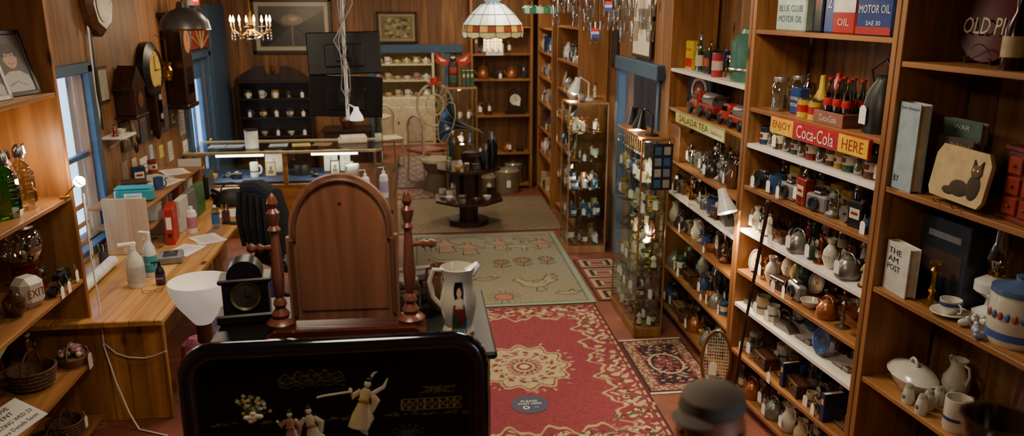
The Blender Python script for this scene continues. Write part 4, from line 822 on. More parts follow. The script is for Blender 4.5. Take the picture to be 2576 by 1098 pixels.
# ---------------- left desk
g=G().box((-2.09,6.6,.7),(.98,3.7,.04),W_DESK,.006)
thing('desk','long honey pine desk with plank top','desk',(0,0,0),0,[('worktop',g),('end_panel',G().box((-1.84,4.86,.34),(.42,.04,.68),wood('cf9850','9b6a32',2,.4,.11,0,True),.004)),('side_panel',G().box((-2.07,6.6,.34),(.03,3.5,.68),wood(PA,PB,2,.5),.003)),('leg',G().box((-1.65,8.4,.34),(.07,.07,.68),W_SH[2],.004)),('leg',G().box((-1.66,6.4,.34),(.06,.06,.68),W_SH[2],.004))])
p=[('end_board',G().box((-2.24,6.15,.945),(.32,.02,.445),W_LT,.003)),('top',G().box((-2.3,6.97,1.08),(.44,1.6,.022),W_SH[1],.003)),('end_board',G().box((-2.3,7.76,.9),(.44,.02,.345),W_SH[2],.003)),('divider',G().box((-2.3,6.7,.895),(.42,.018,.345),W_SH[2],.002)),('divider',G().box((-2.3,7.2,.895),(.42,.018,.345),W_SH[2],.002)),('shelf',G().box((-2.3,6.98,.9),(.42,1.5,.015),W_SH[1],.002))]
thing('desk_organizer','wooden pigeonhole organizer on the desk','desk organizer',(0,0,0),0,p)
TE=mat('2f8f98',.4)
thing('wipes_box','teal plastic baby wipes box','wipes box',(-2.24,6.4,1.0925),.1,[('body',G().box((0,0,.05),(.28,.13,.1),TE,.015).box((0,-.066,.045),(.13,.002,.05),mat('d8dfe0')).text('pampers',.1,.02,TE,T(0,-.068,.045))),('lid',G().box((0,0,.107),(.27,.12,.014),mat('3aa5ae',.4),.005))])
def spray(loc,h,r,c,lab,nm,txt=None,cc='3a8a9a',nz='e8e8e4'):
    b=G().lathe([(0,0),(.95,0),(1,.03),(1,.5),(.8,.65),(.35,.78),(.35,.82),(0,.82)],mat(c,.35),None,18,w=r,h=h)
    l=G().lathe([(1.01,.1),(1.02,.12),(1.02,.45),(1.01,.47)],mat(cc,.4),None,18,w=r,h=h)
    if txt:l.text(txt,r*1.3,h*.08,WHITE,T(0,-r*1.05,h*.3))
    n=G().box((0,0,h*.88),(r*.6,r*.6,h*.12),mat(nz,.4),.004).box((-r*.6,0,h*.95),(r*2,r*.55,h*.08),mat(nz,.4),.006).tube([(-r*.9,0,h*.92),(-r*.8,0,h*.8)],r*.12,mat(nz,.4))
    return thing('spray_bottle',lab,'spray bottle',loc,nm,[('body',b),('bottle_label',l),('trigger',n)])
spray((-1.95,5.4,.7205),.32,.058,'d6d6d0','white spray bottle with printed label',.4,None,'b8bcc0')
spray((-1.92,5.62,.7205),.33,.045,'d0dcdc','teal and white disinfectant spray bottle',-.4,'Lysol','3a9aa8')
spray((-1.8,5.42,.7205),.17,.032,'1c1626','small black spray bottle with purple label',.2,'PLATINUM','3a2a5a','141414')
def bottle(loc,h,r,c,capc,lab,lc=None,pump=False,nm='bottle'):
    b=G().lathe([(0,0),(.95,0),(1,.03),(1,.68),(.85,.8),(.35,.86),(.35,.9),(0,.9)],c,None,16,w=r,h=h)
    p=[('body',b),('cap',G().cyl(r*.4,h*.88,h*.96,mat(capc,.4)) if not pump else G().cyl(r*.35,h*.88,h*.95,mat(capc)).tube([(0,0,h*.93),(0,0,h*1.08),(-r*1.2,0,h*1.07)],r*.1,mat(capc)))]
    if lc:p.append(('bottle_label',G().lathe([(1.01,.2),(1.02,.2),(1.02,.6),(1.01,.6)],mat(lc,.4),None,16,w=r,h=h)))
    return thing(nm,lab,'bottle',loc,0,p)
bottle((-1.92,6.72,.7205),.24,.042,mat('e8e4dc',.4),'e8e4dc','white lotion bottle with pink label','b87a8a')
bottle((-1.76,6.85,.7205),.21,.033,glass('d8e8f0',.15),'e8e8f0','clear plastic water bottle with blue label','3a6aa8')
thing('binder','red ring binder standing on the desk','binder',(-2.02,6.5,.7205),.15,[('cover',G().box((0,0,.15),(.07,.27,.3),RED,.006)),('spine_label',G().box((0,-.137,.18),(.04,.003,.1),WHITE).box((0,-.137,.08),(.03,.004,.03),BLK2))])
for i in range(3):thing('binder',('white','grey','green')[i]+' ring binder on the desk','binder',(-2.035,6.85+.27*i,.7205),.0,[('cover',G().box((0,0,.14),(.055,.25,.28),mat(('c8c4bc','6a6a6a','3a6a3a')[i]),.005))])
def paper(loc,rz,c='e6e2d8',w=.21,h=.28,n=3,lab='loose white paper sheets on the desk'):
    g=G()
    for i in range(n):g.box((0,0,.001+.0022*i),(w,h,.0018),mat(c,.7,0,.03),0,T(rz=R.uniform(-.12,.12)))
    z=.0022*n+.001
    for i in range(7):g.box((0,-.1+.03*i,z),(w*.7,.004,.0004),mat('8a8a8a'))
    return thing('paper_stack',lab,'papers',loc,rz,[('paper_stack',g)])
paper((-1.75,6.5,.7205),.6);paper((-1.73,7.35,.7205),.2);paper((-2.25,7.5,1.0915),.5);paper((-2.2,7.05,1.0915),-.3,'d8d0c0');paper((-2.35,7.25,1.0915),.9,'c8c4b4');paper((-1.85,6.2,.7205),-.4)
put('box','brown',(-2.35,6.72,1.0915),.3,w=.2,where='on the desk organizer');put('mug','blue',(-2.18,6.8,1.0915),.3,where='on the desk organizer');put('tin','navy',(-2.4,7.0,1.0915),.6,where='on the desk organizer');put('can','red',(-2.44,7.5,1.0915),.6,where='on the desk organizer')
for i,(c_,w_) in enumerate((('b0a890',.12),('3a4a5a',.1),('8a3a30',.1),('c8c0b0',.14))):thing('storage_box','small cardboard box in the organizer','box',(-2.2,6.4+.31*i+.1,.9085),1.57,[('body',G().box((0,0,.06),(w_,.2,.12),mat(c_,.6),.003)),('lid',G().box((0,0,.125),(w_+.006,.206,.02),mat(c_,.6),.003))])
for x,y,c_ in((-2.35,5.92,'4a4238'),(-1.72,7.05,'6a3a2c')):
    g=G().lathe([(0,0),(.035,0),(.035,.1),(.031,.1),(.031,.01),(0,.01)],mat(c_,.4));q=G()
    for k in range(6):a=k*1.05;q.tube([(.012*cos(a),.012*sin(a),.012),(.03*cos(a),.03*sin(a),.16)],.0035,mat(('1c2c6a','a82018','141414','d8b030','2a6a3a','c8c8c8')[k]),6)
    thing('pencil_cup','pencil cup with assorted pens','pencil cup',(x,y,.7205),0,[('cup',g),('pens',q)])
thing('desk_telephone','black corded desk telephone','telephone',(-1.78,7.15,.7205) if False else (-1.95,7.95,.7205),.6,[('body',G().box((0,0,.025),(.18,.2,.05),BLK2,.012)),('handset',G().tube([(-.06,-.09,.075),(-.065,0,.085),(-.06,.09,.075)],[.024,.014,.024],BLK2,8)),('keypad',G().box((.03,0,.051),(.07,.1,.004),mat('8a8a88')))])
thing('mobile_phone','black mobile phone on papers','phone',(-1.66,6.98,.7205),1.2,[('mobile_phone',G().box((0,0,.005),(.075,.15,.009),BLACK,.003))])
thing('paper_roll','white rolled paper tube on the desk','paper roll',(-2.26,5.45,.7625),.03,[('paper_roll',G().lathe([(.032,-.42),(.04,-.42),(.04,.42),(.032,.42),(.032,-.42)],mat('e4e2e0',.5),T(rx=pi/2)))])
thing('eyeglasses','thin framed eyeglasses on the desk','eyeglasses',(-1.8,5.24,.7235),.3,[('lens',G().arc((-.035,0,.012),.026,0,2*pi,.0016,BLK2,'xy')),('lens',G().arc((.035,0,.012),.026,0,2*pi,.0016,BLK2,'xy')),('temple',G().tube([(-.06,0,.012),(-.07,.12,.0)],.0015,BLK2,5)),('temple',G().tube([(.06,0,.012),(.07,.12,.0)],.0015,BLK2,5)),('bridge',G().tube([(-.01,0,.014),(.01,0,.014)],.0015,BLK2,5))])
thing('card_reader','grey payment terminal on the desk','payment terminal',(-1.88,5.95,.7205),.2,[('body',G().box((0,0,.03),(.17,.2,.06),mat('7a7a78',.5),.01)),('screen',G().box((0,.03,.0615),(.1,.06,.002),mat('20302a',.2))),('keypad',G().box((0,-.05,.0615),(.1,.07,.003),mat('2a2a2c')))])
g=G()
for k in range(4):
    g.tube([(-2.42,5.1,.82+.12*k),(-2.36,5.75,.84+.13*k)],.016,wood('8a6648','5a4028',0,.5,knots=False))
for x,y in((-2.42,5.1),(-2.36,5.75)):g.tube([(x,y,.722),(x,y,1.3)],.012,mat('c8c4bc'))
thing('towel_rack','wooden rung rack with white posts','rack',(0,0,0),0,[('towel_rack',g)])
thing('printer','black office printer on the desk','printer',(-2.3,8.1,.7205),.1,[('body',G().box((0,0,.12),(.42,.4,.24),BLK2,.02)),('paper_tray',G().box((0,-.24,.1),(.28,.12,.012),BLK2,.003)),('paper',G().box((0,.1,.3),(.22,.01,.14),WHITE,0,T(rx=-.1)))])
thing('handbag','slouchy black leather bag on the desk','bag',(-1.8,7.68,.7205),.3,[('body',G().lathe([(0,0),(.9,0),(1,.2),(.8,.7),(.5,.95),(0,1)],BLK2,T(s=(1,.6,1)),16,w=.18,h=.16)),('strap',G().arc((0,0,.12),.1,0,pi,.008,BLK2))])
g=G().lathe([(0,0),(.16,0),(.2,.42),(.21,.42),(.21,.44),(.19,.44),(.155,.02),(0,.02)],mat('1f2f8a',.4),T(rz=pi/4),4)
thing('waste_bin','blue plastic recycling bin','bin',(-1.35,6.3,0),0,[('waste_bin',g)])
thing('plastic_bag','pink and white bag of goods under the desk','bag',(-1.5,5.1,.0),.2,[('body',G().lathe([(0,0),(1,0),(1.1,.4),(.9,.9),(.5,1),(0,1)],mat('a85a7a',.5,0,.5,scl=20),T(s=(1,.7,1)),14,w=.12,h=.45)),('flap',G().box((0,-.09,.3),(.15,.01,.1),WHITE,.003))])
thing('tote_bag','white and lilac shopping bag','bag',(-1.42,5.5,.0),.2,[('body',G().box((0,0,.25),(.26,.16,.5),mat('8a80a8',.5,0,.5,scl=20),.03)),('handle',G().arc((0,0,.5),.07,0,pi,.006,WHITE))])
p=[('seat',G().box((0,0,.47),(.5,.48,.1),BLK2,.03)),('backrest',G().box((0,.25,.83),(.48,.08,.6),BLK2,.035)),('pole',G().cyl(.03,.08,.43,STEEL))]
for k in range(5):p.append(('leg',G().tube([(0,0,.09),(.28*cos(k*1.257),.28*sin(k*1.257),.06)],.02,BLK2).sph((.28*cos(k*1.257),.28*sin(k*1.257),.03),.03,BLK2,8)))
for sx in(-1,1):p.append(('armrest',G().tube([(sx*.25,.1,.5),(sx*.29,.05,.68),(sx*.29,-.15,.7)],.02,BLK2)))
thing('office_chair','black padded office chair','chair',(-1.12,6.75,0),2.3,p)
cm=mat('100f13',.9,0,.3,bump=.6,scl=25)
g=G().tube([(-.3,.25,.62),(-.27,.25,.95),(-.2,.25,1.1),(0,.25,1.14),(.2,.25,1.1),(.27,.25,.95),(.3,.25,.62)],[.05,.07,.07,.06,.07,.07,.05],cm,10).box((0,.25,.85),(.5,.15,.5),cm,.07)
for k in range(5):g.tube([(-.2+.1*k,.335,1.08),(-.22+.11*k,.345,.85),(-.2+.1*k,.33,.6)],[.02,.03,.02],cm,7)
thing('jacket','black jacket draped over the chair back','jacket',(-1.12,6.75,0),2.3,[('jacket',g)])
# ---------------- glass counter at back
WM=wood('a87438','7a4c22',0,.4)
p=[('base',G().box((-1.53,9.4,.31),(2.1,.78,.62),WM,.006)),('top_rail',G().box((-1.53,9.02,.985),(2.14,.04,.03),mat('b8a880',.3),.003)),('top_rail',G().box((-1.53,9.79,.985),(2.14,.04,.03),mat('b8a880',.3),.003)),('divider',G().box((-1.5,9.02,.8),(.05,.03,.35),WM,.003)),('deck',G().box((-1.53,9.4,.635),(2.06,.74,.03),mat('202c50',.7),.002)),
('glass_top',G().box((-1.53,9.4,.992),(2.12,.76,.008),GL)),('glass_front',G().box((-1.53,9.02,.81),(2.1,.006,.32),GL)),('end_panel',G().box((-.49,9.4,.8),(.02,.78,.36),WM,.002)),('end_panel',G().box((-2.57,9.4,.8),(.02,.78,.36),WM,.002))]
tb=[('light_tube',G().tube([(x-.26,9.08,.945),(x+.26,9.08,.945)],.012,mat('fff4dc',.5,0,.01,14)),'glowing fluorescent tube') for x in(-2.0,-.95)]
o=thing('display_counter','long glass fronted wooden display counter','counter',(0,0,0),0,p+tb)
for x in(-2.0,-.95):light('AREA','counter_tube_light',(x,9.1,.93),7,(1,.9,.7),o,.5)
for i,x in enumerate((-2.35,-2.2,-2.08,-1.72,-1.2,-.98,-.8,-.65,-2.45,-1.9)):
    k=('bowl','car','camera','frame','duck','frame','jar','box','candle','mug')[i];col=('brass','grey','black','brass','black','black','clear','tan','brass','white')[i]
    put(k,col,(x,9.22+.09*(i%2),.6505),0,w=.12,h=.17,where='inside the glass counter',group='goods inside the counter')
for x,w_ in((-1.72,.2),(-1.05,.16),(-.88,.12)):
    thing('jewellery_card','white card display of jewellery','card display',(x,9.55,.6505),0,[('jewellery_card',G().box((0,0,.13),(w_,.01,.26),WHITE,.002,T(rx=-.2)).sph((0,-.0,.15),(.03,.006,.04),GOLD,8,T(rx=-.2)))])
thing('bowler_hat','black domed felt hat','hat',(-1.38,9.45,.6505),0,[('brim',G().lathe([(.08,0),(.15,.0),(.155,.01),(.08,.012)],BLK2)),('crown',G().lathe([(.09,.005),(.095,.05),(.08,.11),(.04,.14),(0,.145)],BLK2))])
thing('canister','white cylindrical container with dark lid','container',(-1.9,9.3,.9965),0,[('body',G().cyl(.075,0,.2,mat('dcd8d0',.5),seg=24)),('lid',G().cyl(.077,.2,.215,BLK2,seg=24))])
for x,c_ in((-2.3,'c8c8c8'),(-2.12,'b8c0c8'),(-1.62,'a8b0b8'),(-1.36,'c8b050'),(-1.12,'8a6a4a')):paper((x,9.4,.9965),R.uniform(-.2,.2),c_,.2,.18,4,'stack of brochures on the glass counter')
thing('catalogue_stack','pile of pale catalogues on the counter','papers',(-.78,9.6,.9965),.1,[('catalogue_stack',G().box((0,0,.02),(.34,.22,.04),mat('c8b8a0'),.004).box((.01,0,.055),(.3,.2,.03),mat('d8ccb8'),.004,T(rz=.1)))])
thing('display_counter','wooden sales counter with glossy top','counter',(0,0,0),0,[('body',G().box((-.5,7.75,.42),(.5,2.1,.84),WM,.006)),('top',G().box((-.5,7.75,.86),(.54,2.14,.04),wood('6a4026','3e2214',1,.2,knots=False),.006))])
for x,y in((-.48,7.05),(-.32,7.15)):bottle((x,y,.8805),.26,.04,mat('dfe0ea',.35),'e8e8f0','white hand sanitizer pump bottle','a8a4c8',True,'pump_bottle')
thing('acrylic_screen','tall clear acrylic guard panel','screen',(-.42,8.6,.881),.2,[('acrylic_screen',G().box((0,0,.35),(.006,.5,.7),glass('e8f0f0',.15)).box((0,-.25,.35),(.012,.01,.7),glass('e8f0f0',.4)).box((0,.0,.004),(.08,.3,.008),glass('e8f0f0',.4)))])
# ---------------- left shelf things
def frame(u,a,d,z,w,h,c,lab,lean=.2,fn=None,j=0):
    g=G();M=T(0,.0,0,rx=-lean)
    for x in(-1,1):g.box((x*(w/2-.012),0,h/2),(.024,.02,h),mat(c,.3),.003,M)
    for z_ in(.012,h-.012):g.box((0,0,z_),(w,.02,.024),mat(c,.3),.003,M)
    pc=G();cv=Cv(w-.05,h-.05,.005,'8a8680')
    if fn:fn(cv)
    cv.to(pc,M@T(0,-.004,h/2,rx=pi/2),.35);return thing('picture_frame',lab,'picture frame',u.P(a,d,z+.001),u.rz+j,[('frame',g),('photograph',pc)])
def ph(cv):
    cv.rect(-.5,-.5,.5,.5,'4a4038');cv.poly([(-.12,-.16),(.12,-.16),(.09,-.07),(.03,-.04),(-.03,-.04),(-.09,-.07)],'a8a49c');cv.ell(0,.035,.048,.062,'b09078');cv.ell(0,.08,.052,.03,'2a201a');cv.ell(-.045,.06,.014,.03,'2a201a');cv.ell(.045,.06,.014,.03,'2a201a')
    for x in(-.018,.018):cv.ell(x,.042,.006,.004,'1a1410')
    cv.line([(0,.04),(.004,.02)],.004,'98705a');cv.line([(-.018,.002),(0,-.006),(.018,.002)],.006,'8a3a34');cv.line([(-.06,-.12),(0,-.1),(.06,-.125)],.004,'2a3a7a')
frame(LS,1.36,.1,2.11,.26,.36,'141210','black framed signed photograph of smiling person',.25,ph,-.3)
frame(LS,1.1,.1,2.11,.2,.28,'c8c4b8','pale framed photograph of a person',.25,ph,-.2)
def siphon(a,d,c,f=.3):
    thing('soda_siphon','ribbed glass soda siphon with metal spout','siphon',LS.P(a,d,1.5005),LS.rz,[('body',G().lathe([(0,0),(.055,0),(.06,.02),(.06,.2),(.05,.24),(.025,.27),(.022,.3)],glass(c,f),None,10)),('head',G().lathe([(.026,.29),(.03,.3),(.025,.34),(.012,.36),(0,.365)],STEEL).tube([(.02,0,.34),(.07,0,.35),(.085,0,.3)],.008,STEEL).tube([(-.01,0,.35),(-.05,0,.33)],.006,STEEL))])
siphon(1.24,.12,'f4f0dc');siphon(1.06,.12,'4ab85a',.2);siphon(1.14,.29,'d8e8dc')
g=G().lathe([(0,0),(.9,0),(1,.05),(1,.07),(.88,.02),(0,.02)],mat('8a2418',.3),T(0,0,.15,rx=pi/2-.2),28,w=.145,h=.145).text('Drink',.12,.03,GOLD,T(0,-.01,.2,rx=-.2)).text('PURE',.14,.035,GOLD,T(0,-.014,.14,rx=-.2))
thing('round_sign','round dark red tray with gold lettering','tray',LS.P(1.38,.33,1.5005),LS.rz-.3,[('round_sign',g)])
o=thing('clip_lamp','small glowing clip lamp at shelf edge','lamp',LS.P(1.46,.0,1.5005),pi/2,[('clip',G().box((0,.01,.01),(.03,.05,.02),BRASS,.004)),('arm',G().tube([(0,.0,.02),(0,-.04,.06),(0,-.06,.08)],.005,BRASS)),('lamp_shade',G().lathe([(.015,0),(.035,.04),(.032,.04),(.012,0)],mat('c8a860',.4),T(0,-.06,.08,rx=.9)),),('bulb',G().sph((0,-.085,.1),.032,mat('fff0d0',.5,0,.01,25),12))])
light('POINT','clip_lamp_light',(0,-.12,.15),7,WARM,o,.03);light('POINT','clip_lamp_light',(-.18,.12,.3),5,WARM,o,.04)
g=G().lathe([(0,0),(.1,0),(.09,.02),(.07,.05),(.075,.14),(.1,.17),(.1,.18),(0,.18)],mat('6a2420',.3,.4))
thing('gumball_machine','vintage gumball machine with glass globe','gumball machine',LS.P(1.38,.25,.9805),LS.rz,[('base',g),('globe',G().lathe([(.09,.18),(.12,.24),(.125,.3),(.1,.36),(.08,.38)],glass('e8ece4',.3),None,20)),('lid',G().lathe([(.085,.375),(.08,.39),(.03,.41),(.02,.43),(0,.435)],STEEL)),('coin_mechanism',G().box((0,-.08,.1),(.06,.03,.06),STEEL,.006).cyl(.015,0,.03,STEEL,T(0,-.095,.1,rx=pi/2)))])
g=G().box((0,0,.085),(.14,.14,.17),mat('c4c0b0',.35,0,.03),.035).text('EXIT',.1,.045,mat('8a2018'),T(0,-.0715,.085)).text('EXIT',.1,.045,mat('8a2018'),T(.0715,0,.085,rz=pi/2))
thing('exit_globe','white glass globe with red exit lettering','sign',LS.P(1.1,.12,.9805),LS.rz-.5,[('exit_globe',g)])
LS.put('camera','black',1.45,.09,.9805,tag=True);LS.put('bowl','dark brown',1.31,.06,.9805,tag=True,w=.1);LS.put('bowl','black',1.22,.05,.9805,tag=True,w=.08);LS.put('teapot','dark brown',.94,.12,.9805,w=.16)
LS.put('basket','brown',1.15,.2,.4605,w=.26,h=.2);LS.put('figurine','brown',1.42,.33,.4605,w=.12,h=.26)
thing('pennant','red and white triangular pennant','pennant',LS.P(1.2,.36,.4605),LS.rz-.2,[('pennant',G().ext([(-.15,.1),(.1,.26),(-.15,.3)],.006,mat('c8c0b0')).ext([(-.15,.1),(-.05,.16),(-.15,.3)],.008,mat('a83020')).ext([(-.16,0),(-.145,0),(-.145,.3),(-.16,.3)],.01,W_DK))])
g=G().lathe([(0,0),(.06,0),(.08,.05),(.075,.06),(0,.05)],mat('7a5a38',.8,0,.3))
for i in range(34):
    a=R.uniform(0,6.28);q=R.uniform(0,.075);g.sph((q*cos(a),q*sin(a),.07+.04*(1-q/.075)+R.uniform(0,.01)),.016,mat(R.choice(('b0708a','c8a0a8','7a3a5a','4a6a3a','c8b0a0')),.4),7)
thing('flower_basket','porcelain basket of pink and white flowers','ornament',LS.P(1.43,.09,.4605),LS.rz,[('basket',g),('handle',G().arc((0,0,.06),.075,0,pi,.005,mat('7a5a38',.8,0,.3))),('price_tag',tagG(0,-.09,.03,1.6))],s=1.1)
g=G().box((0,0,.1),(.34,.004,.2),mat('c8c4b8',.6,0,.03))
for t,z_,w_ in(('OR LOVE',.17,.16),('EVENT',.13,.13),('STARTING WED 23',.085,.29),('More Details Soon',.04,.27)):g.text(t,w_,.024,mat('1a1a1e'),T(0,-.004,z_))
thing('paper_notice','white printed notice with black lettering','notice',(-2.07,3.94,.462),pi/2-.25,[('paper_notice',g)],rx=-1.15)
# ---------------- left wall things
CL=wood('422417','1e0e07',2,.3,knots=False)
def dial(M,r,c='c8a858'):
    g=G().lathe([(0,.0),(r,.0)],mat(c,.4),M,28)
    for k in range(12):
        a=k*pi/6;g.box((r*.8*sin(a),r*.8*cos(a),.003),(r*.05,r*.05,.002),BLACK,0,M)
    return g
def wclock(y,z,parts,lab):return thing('wall_clock',lab,'wall clock',(LX+.005,y,z),pi/2,parts)
bd=G().box((0,-.05,-.36),(.2,.1,.42),CL,.01).lathe([(.2,-.02),(.27,0),(.27,.06),(.2,.1),(.2,-.02)],BLACK,T(0,-.01,0,rx=pi/2),28).lathe([(0,0),(.22,0),(.22,.08),(0,.08)],CL,T(0,-.005,0,rx=pi/2),28).lathe([(.05,-.56),(.02,-.66),(0,-.68)],CL,T(0,-.05,0))
wclock(8.1,1.98,[('case',bd),('clock_face',dial(T(0,-.09,0,rx=pi/2),.2)),('clock_hands',G().box((0,-.098,.07),(.01,.003,.14),BLACK).box((.05,-.098,.0),(.1,.003,.01),BLACK)),('pendulum_window',G().box((0,-.102,-.36),(.12,.005,.28),glass('8a7a5a',.3)))],'round drop-dial wall clock with brass face')
bd=G().box((0,-.11,0),(.34,.2,.9),CL,.012).box((0,-.11,.47),(.42,.24,.05),CL,.01).box((0,-.11,-.47),(.4,.23,.05),CL,.01).ext([(-.2,.49),(-.1,.6),(0,.54),(.1,.6),(.2,.49)],.04,CL,T(0,-.2,0))
wclock(8.85,2.02,[('case',bd),('clock_face',dial(T(0,-.215,.2,rx=pi/2),.12,'9a6a44')),('clock_hands',G().box((0,-.222,.24),(.008,.003,.09),BRASS)),('glass_door',G().box((0,-.213,-.15),(.22,.004,.4),glass('6a5a4a',.3))),('pendulum',G().cyl(.05,0,.006,BRASS,T(0,-.2,-.2,rx=pi/2)))],'tall carved wall clock in dark wood case')
bd=G().ext([(-.14,-.12),(-.14,.12),(-.2,.1),(0,.3),(.2,.1),(.14,.12),(.14,-.12)],.16,CL,T(0,-.09,0)).box((0,-.09,-.14),(.34,.18,.03),CL,.005)
wclock(7.35,1.78,[('case',bd),('clock_face',dial(T(0,-.175,0,rx=pi/2),.07,'6a4228')),('weight',G().sph((-.04,-.1,-.42),(.02,.02,.05),CL,8).tube([(-.04,-.1,-.15),(-.04,-.1,-.4)],.002,BRASS,4)),('weight',G().sph((.04,-.1,-.36),(.02,.02,.05),CL,8).tube([(.04,-.1,-.15),(.04,-.1,-.34)],.002,BRASS,4))],'carved dark cuckoo clock with hanging weights')
bd=G().lathe([(0,0),(.26,0),(.26,.05),(.2,.09),(0,.09)],wood('6a4228','40240f',0,.35),T(0,0,0,rx=pi/2),8)
wclock(7.0,2.6,[('case',bd),('clock_face',dial(T(0,-.095,0,rx=pi/2),.15,'a8946c'))],'octagonal wooden wall clock')
thing('brass_ornament','hanging brass chimes ornament','ornament',(LX+.1,8.5,1.95),pi/2,[('chain',G().tube([(0,.098,.35),(0,0,.3),(0,0,.05)],.004,BRASS)),('ornament',G().lathe([(0,-.12),(.03,-.1),(.05,0),(.03,.04),(.05,.08),(0,.1)],BRASS,None,10).sph((.04,0,-.08),.025,BRASS,8).sph((-.04,0,-.06),.025,BRASS,8))])
for i,ch in enumerate('ANTIQUE'):
    thing('letter_tile','old printed letter tile on pine wall','letter tile',(LX+.01,7.35+.235*i,1.46),pi/2,[('letter_tile',G().box((0,0,0),(.2,.02,.26),mat(('4a3c2e','6a4c3a','3e4048')[i%3],.6),.003).text(ch,.12,.18,mat(('a8885a','b0a890','8a4838')[i%3]),T(0,-.012,0)))],'letter tiles on the wall')
thing('exit_sign','illuminated red exit sign above the door','exit sign',(LX+.03,10.0,2.68),pi/2,[('body',G().box((0,0,0),(.34,.05,.2),mat('c8c4bc'),.006)),('face',G().box((0,-.027,0),(.3,.004,.16),mat('c01812',.4,0,.02,2.5)).text('EXIT',.22,.1,mat('fff0e0',.4,0,.01,3),T(0,-.031,0)))])
g=G().ext([(-.45,0),(.45,0)]+[(.45*cos(a),.3*sin(a)) for a in [pi*i/14 for i in range(1,14)]],.03,mat('7a2c24',.5))
for k in range(1,6):a=pi*k/6;g.tube([(0,-.02,0),(.43*cos(a),-.02,.28*sin(a))],.008,mat('b09060'))
thing('fan_transom','half round red fan ornament above door','ornament',(LX+.1,9.8,2.1),pi/2,[('panel',g),('trim',G().arc((0,-.01,0),.46,0,pi,.02,BLUE,sx=1))])
for y,z,w_,h_,c_ in((7.75,1.05,.2,.28,'e0dccc'),(8.3,1.15,.12,.12,'d8c84a'),(9.1,1.35,.22,.32,'8a8478'),(8.6,1.1,.15,.2,'c8c4b8'),(9.15,1.0,.18,.24,'d8d4c8'),(8.0,1.2,.1,.14,'b0c0c8'),(7.5,1.15,.12,.16,'c8b89a'),(7.25,1.15,.14,.2,'8a7a64')):
    g=G().box((0,0,0),(w_,.006,h_),mat(c_,.6,0,.04))
    for i in range(5):g.box((0,-.004,-h_*.3+i*h_*.14),(w_*.7,.001,h_*.03),mat('6a6460'))
    thing('pinned_note','paper note pinned to the pine wall','note',(LX+.004,y,z),pi/2,[('pinned_note',g)])
thing('framed_certificate','framed certificate on pine wall','picture',(LX+.012,9.12,1.62) if False else (LX+.012,6.98,1.95),pi/2,[('frame',G().box((0,0,0),(.22,.02,.3),mat('2a1c14'),.003)),('certificate',G().box((0,-.011,0),(.17,.002,.25),mat('a8a08a',.5)))])
thing('wall_shelf','small white wall shelf','shelf',(LX+.0,6.98,1.52),pi/2,[('board',G().box((0,-.09,0),(.3,.18,.02),WHITE,.003)),('bracket',G().tube([(0,-.005,-.1),(0,-.14,-.01)],.008,WHITE))])
put('figurine','red',(LX+.09,6.9,1.5305),pi/2,w=.07,h=.1,where='on a small wall shelf');put('bowl','white',(LX+.09,7.04,1.5305),pi/2,w=.08,where='on a small wall shelf')
thing('cable','bundle of white cables down the wall','cable',(0,0,0),0,[('cable',G().tube([(LX+.02,6.8,3.1),(LX+.02,6.82,2.4),(LX+.02,6.78,1.9),(LX+.02,6.83,1.6)],.01,WHITE).tube([(LX+.032,6.83,3.1),(LX+.028,6.83,2.4),(LX+.032,6.81,1.6)],.008,BLK2))])
thing('power_cord','white power cord hanging by the shelf','cord',(0,0,0),0,[('power_cord',G().tube([(-2.0,4.88,1.5),(-2.02,4.9,1.1),(-2.0,4.87,.8),(-1.99,4.83,.55),(-1.92,4.82,.48),(-1.85,4.82,.45),(-1.76,4.82,.44),(-1.7,4.82,.45),(-1.62,4.82,.48)],.005,WHITE).tube([(-1.99,4.82,.55),(-1.93,4.78,.3),(-1.86,4.74,.1),(-1.8,4.7,.008),(-1.6,4.6,.008)],.005,WHITE))])
thing('round_plaque','black round plaque on window frame','plaque',(LX+.07,5.7,1.55),pi/2,[('round_plaque',G().lathe([(0,0),(.18,0),(.18,.02),(0,.03)],BLACK,T(rx=pi/2),24))])
# ---------------- back wall things
def pic(x,z,w,h,c,lab,fn,mt='c8c0a8',y=11.49,fw=.05):
    g=G()
    for s_ in(-1,1):g.box((s_*(w/2-fw/2),0,0),(fw,.04,h),mat(c,.35),.006).box((0,0,s_*(h/2-fw/2)),(w,.04,fw),mat(c,.35),.006)
    cv=Cv(w-fw*2,h-fw*2,.012,mt);fn(cv);p=G();cv.to(p,T(0,-.005,0,rx=pi/2),.3)
    return thing('framed_picture',lab,'picture',(x,y-.02,z),0,[('frame',g),('picture',p)])
def road(cv):
    w,h=cv.w/2-.05,cv.h/2-.05;cv.rect(-w,-h,w,h,'2a2a2c');cv.m((cv.Y>0)&(abs(cv.X)<w)&(abs(cv.Y)<h),'5a544c')
    cv.poly([(-w,.2),(-.1,0),(-w,-.05)],'1a1a1c');cv.poly([(w,.22),(.05,0),(w,-.05)],'18181a');cv.ell(0,.09,.14,.07,'8a7a64');cv.ell(.02,.1,.06,.03,'c0a07a');cv.poly([(-.35,-h),(.3,-h),(.02,0),(-.02,0)],'444242');cv.line([(0,-h),(0,0)],.01,'8a8680')
pic(-1.67,2.3,1.08,.74,'3a2c20','large framed night road picture in pale mat',road,'b8a890',fw=.045)
def tree(cv):
    w,h=cv.w/2-.03,cv.h/2-.03;cv.rect(-w,-h,w,h,'7a6a4c')
    for i in range(120):cv.ell(R.uniform(-.16,.16),R.uniform(-.12,.13),.03,.02,R.choice(('9a8a5a','5a5a3c','7a7a4e','b0a070','4a3c2c')))
pic(-.24,2.28,.56,.43,'3a2a18','gold framed woodland picture',tree,'9a8a68',fw=.03)
x0=-1.93
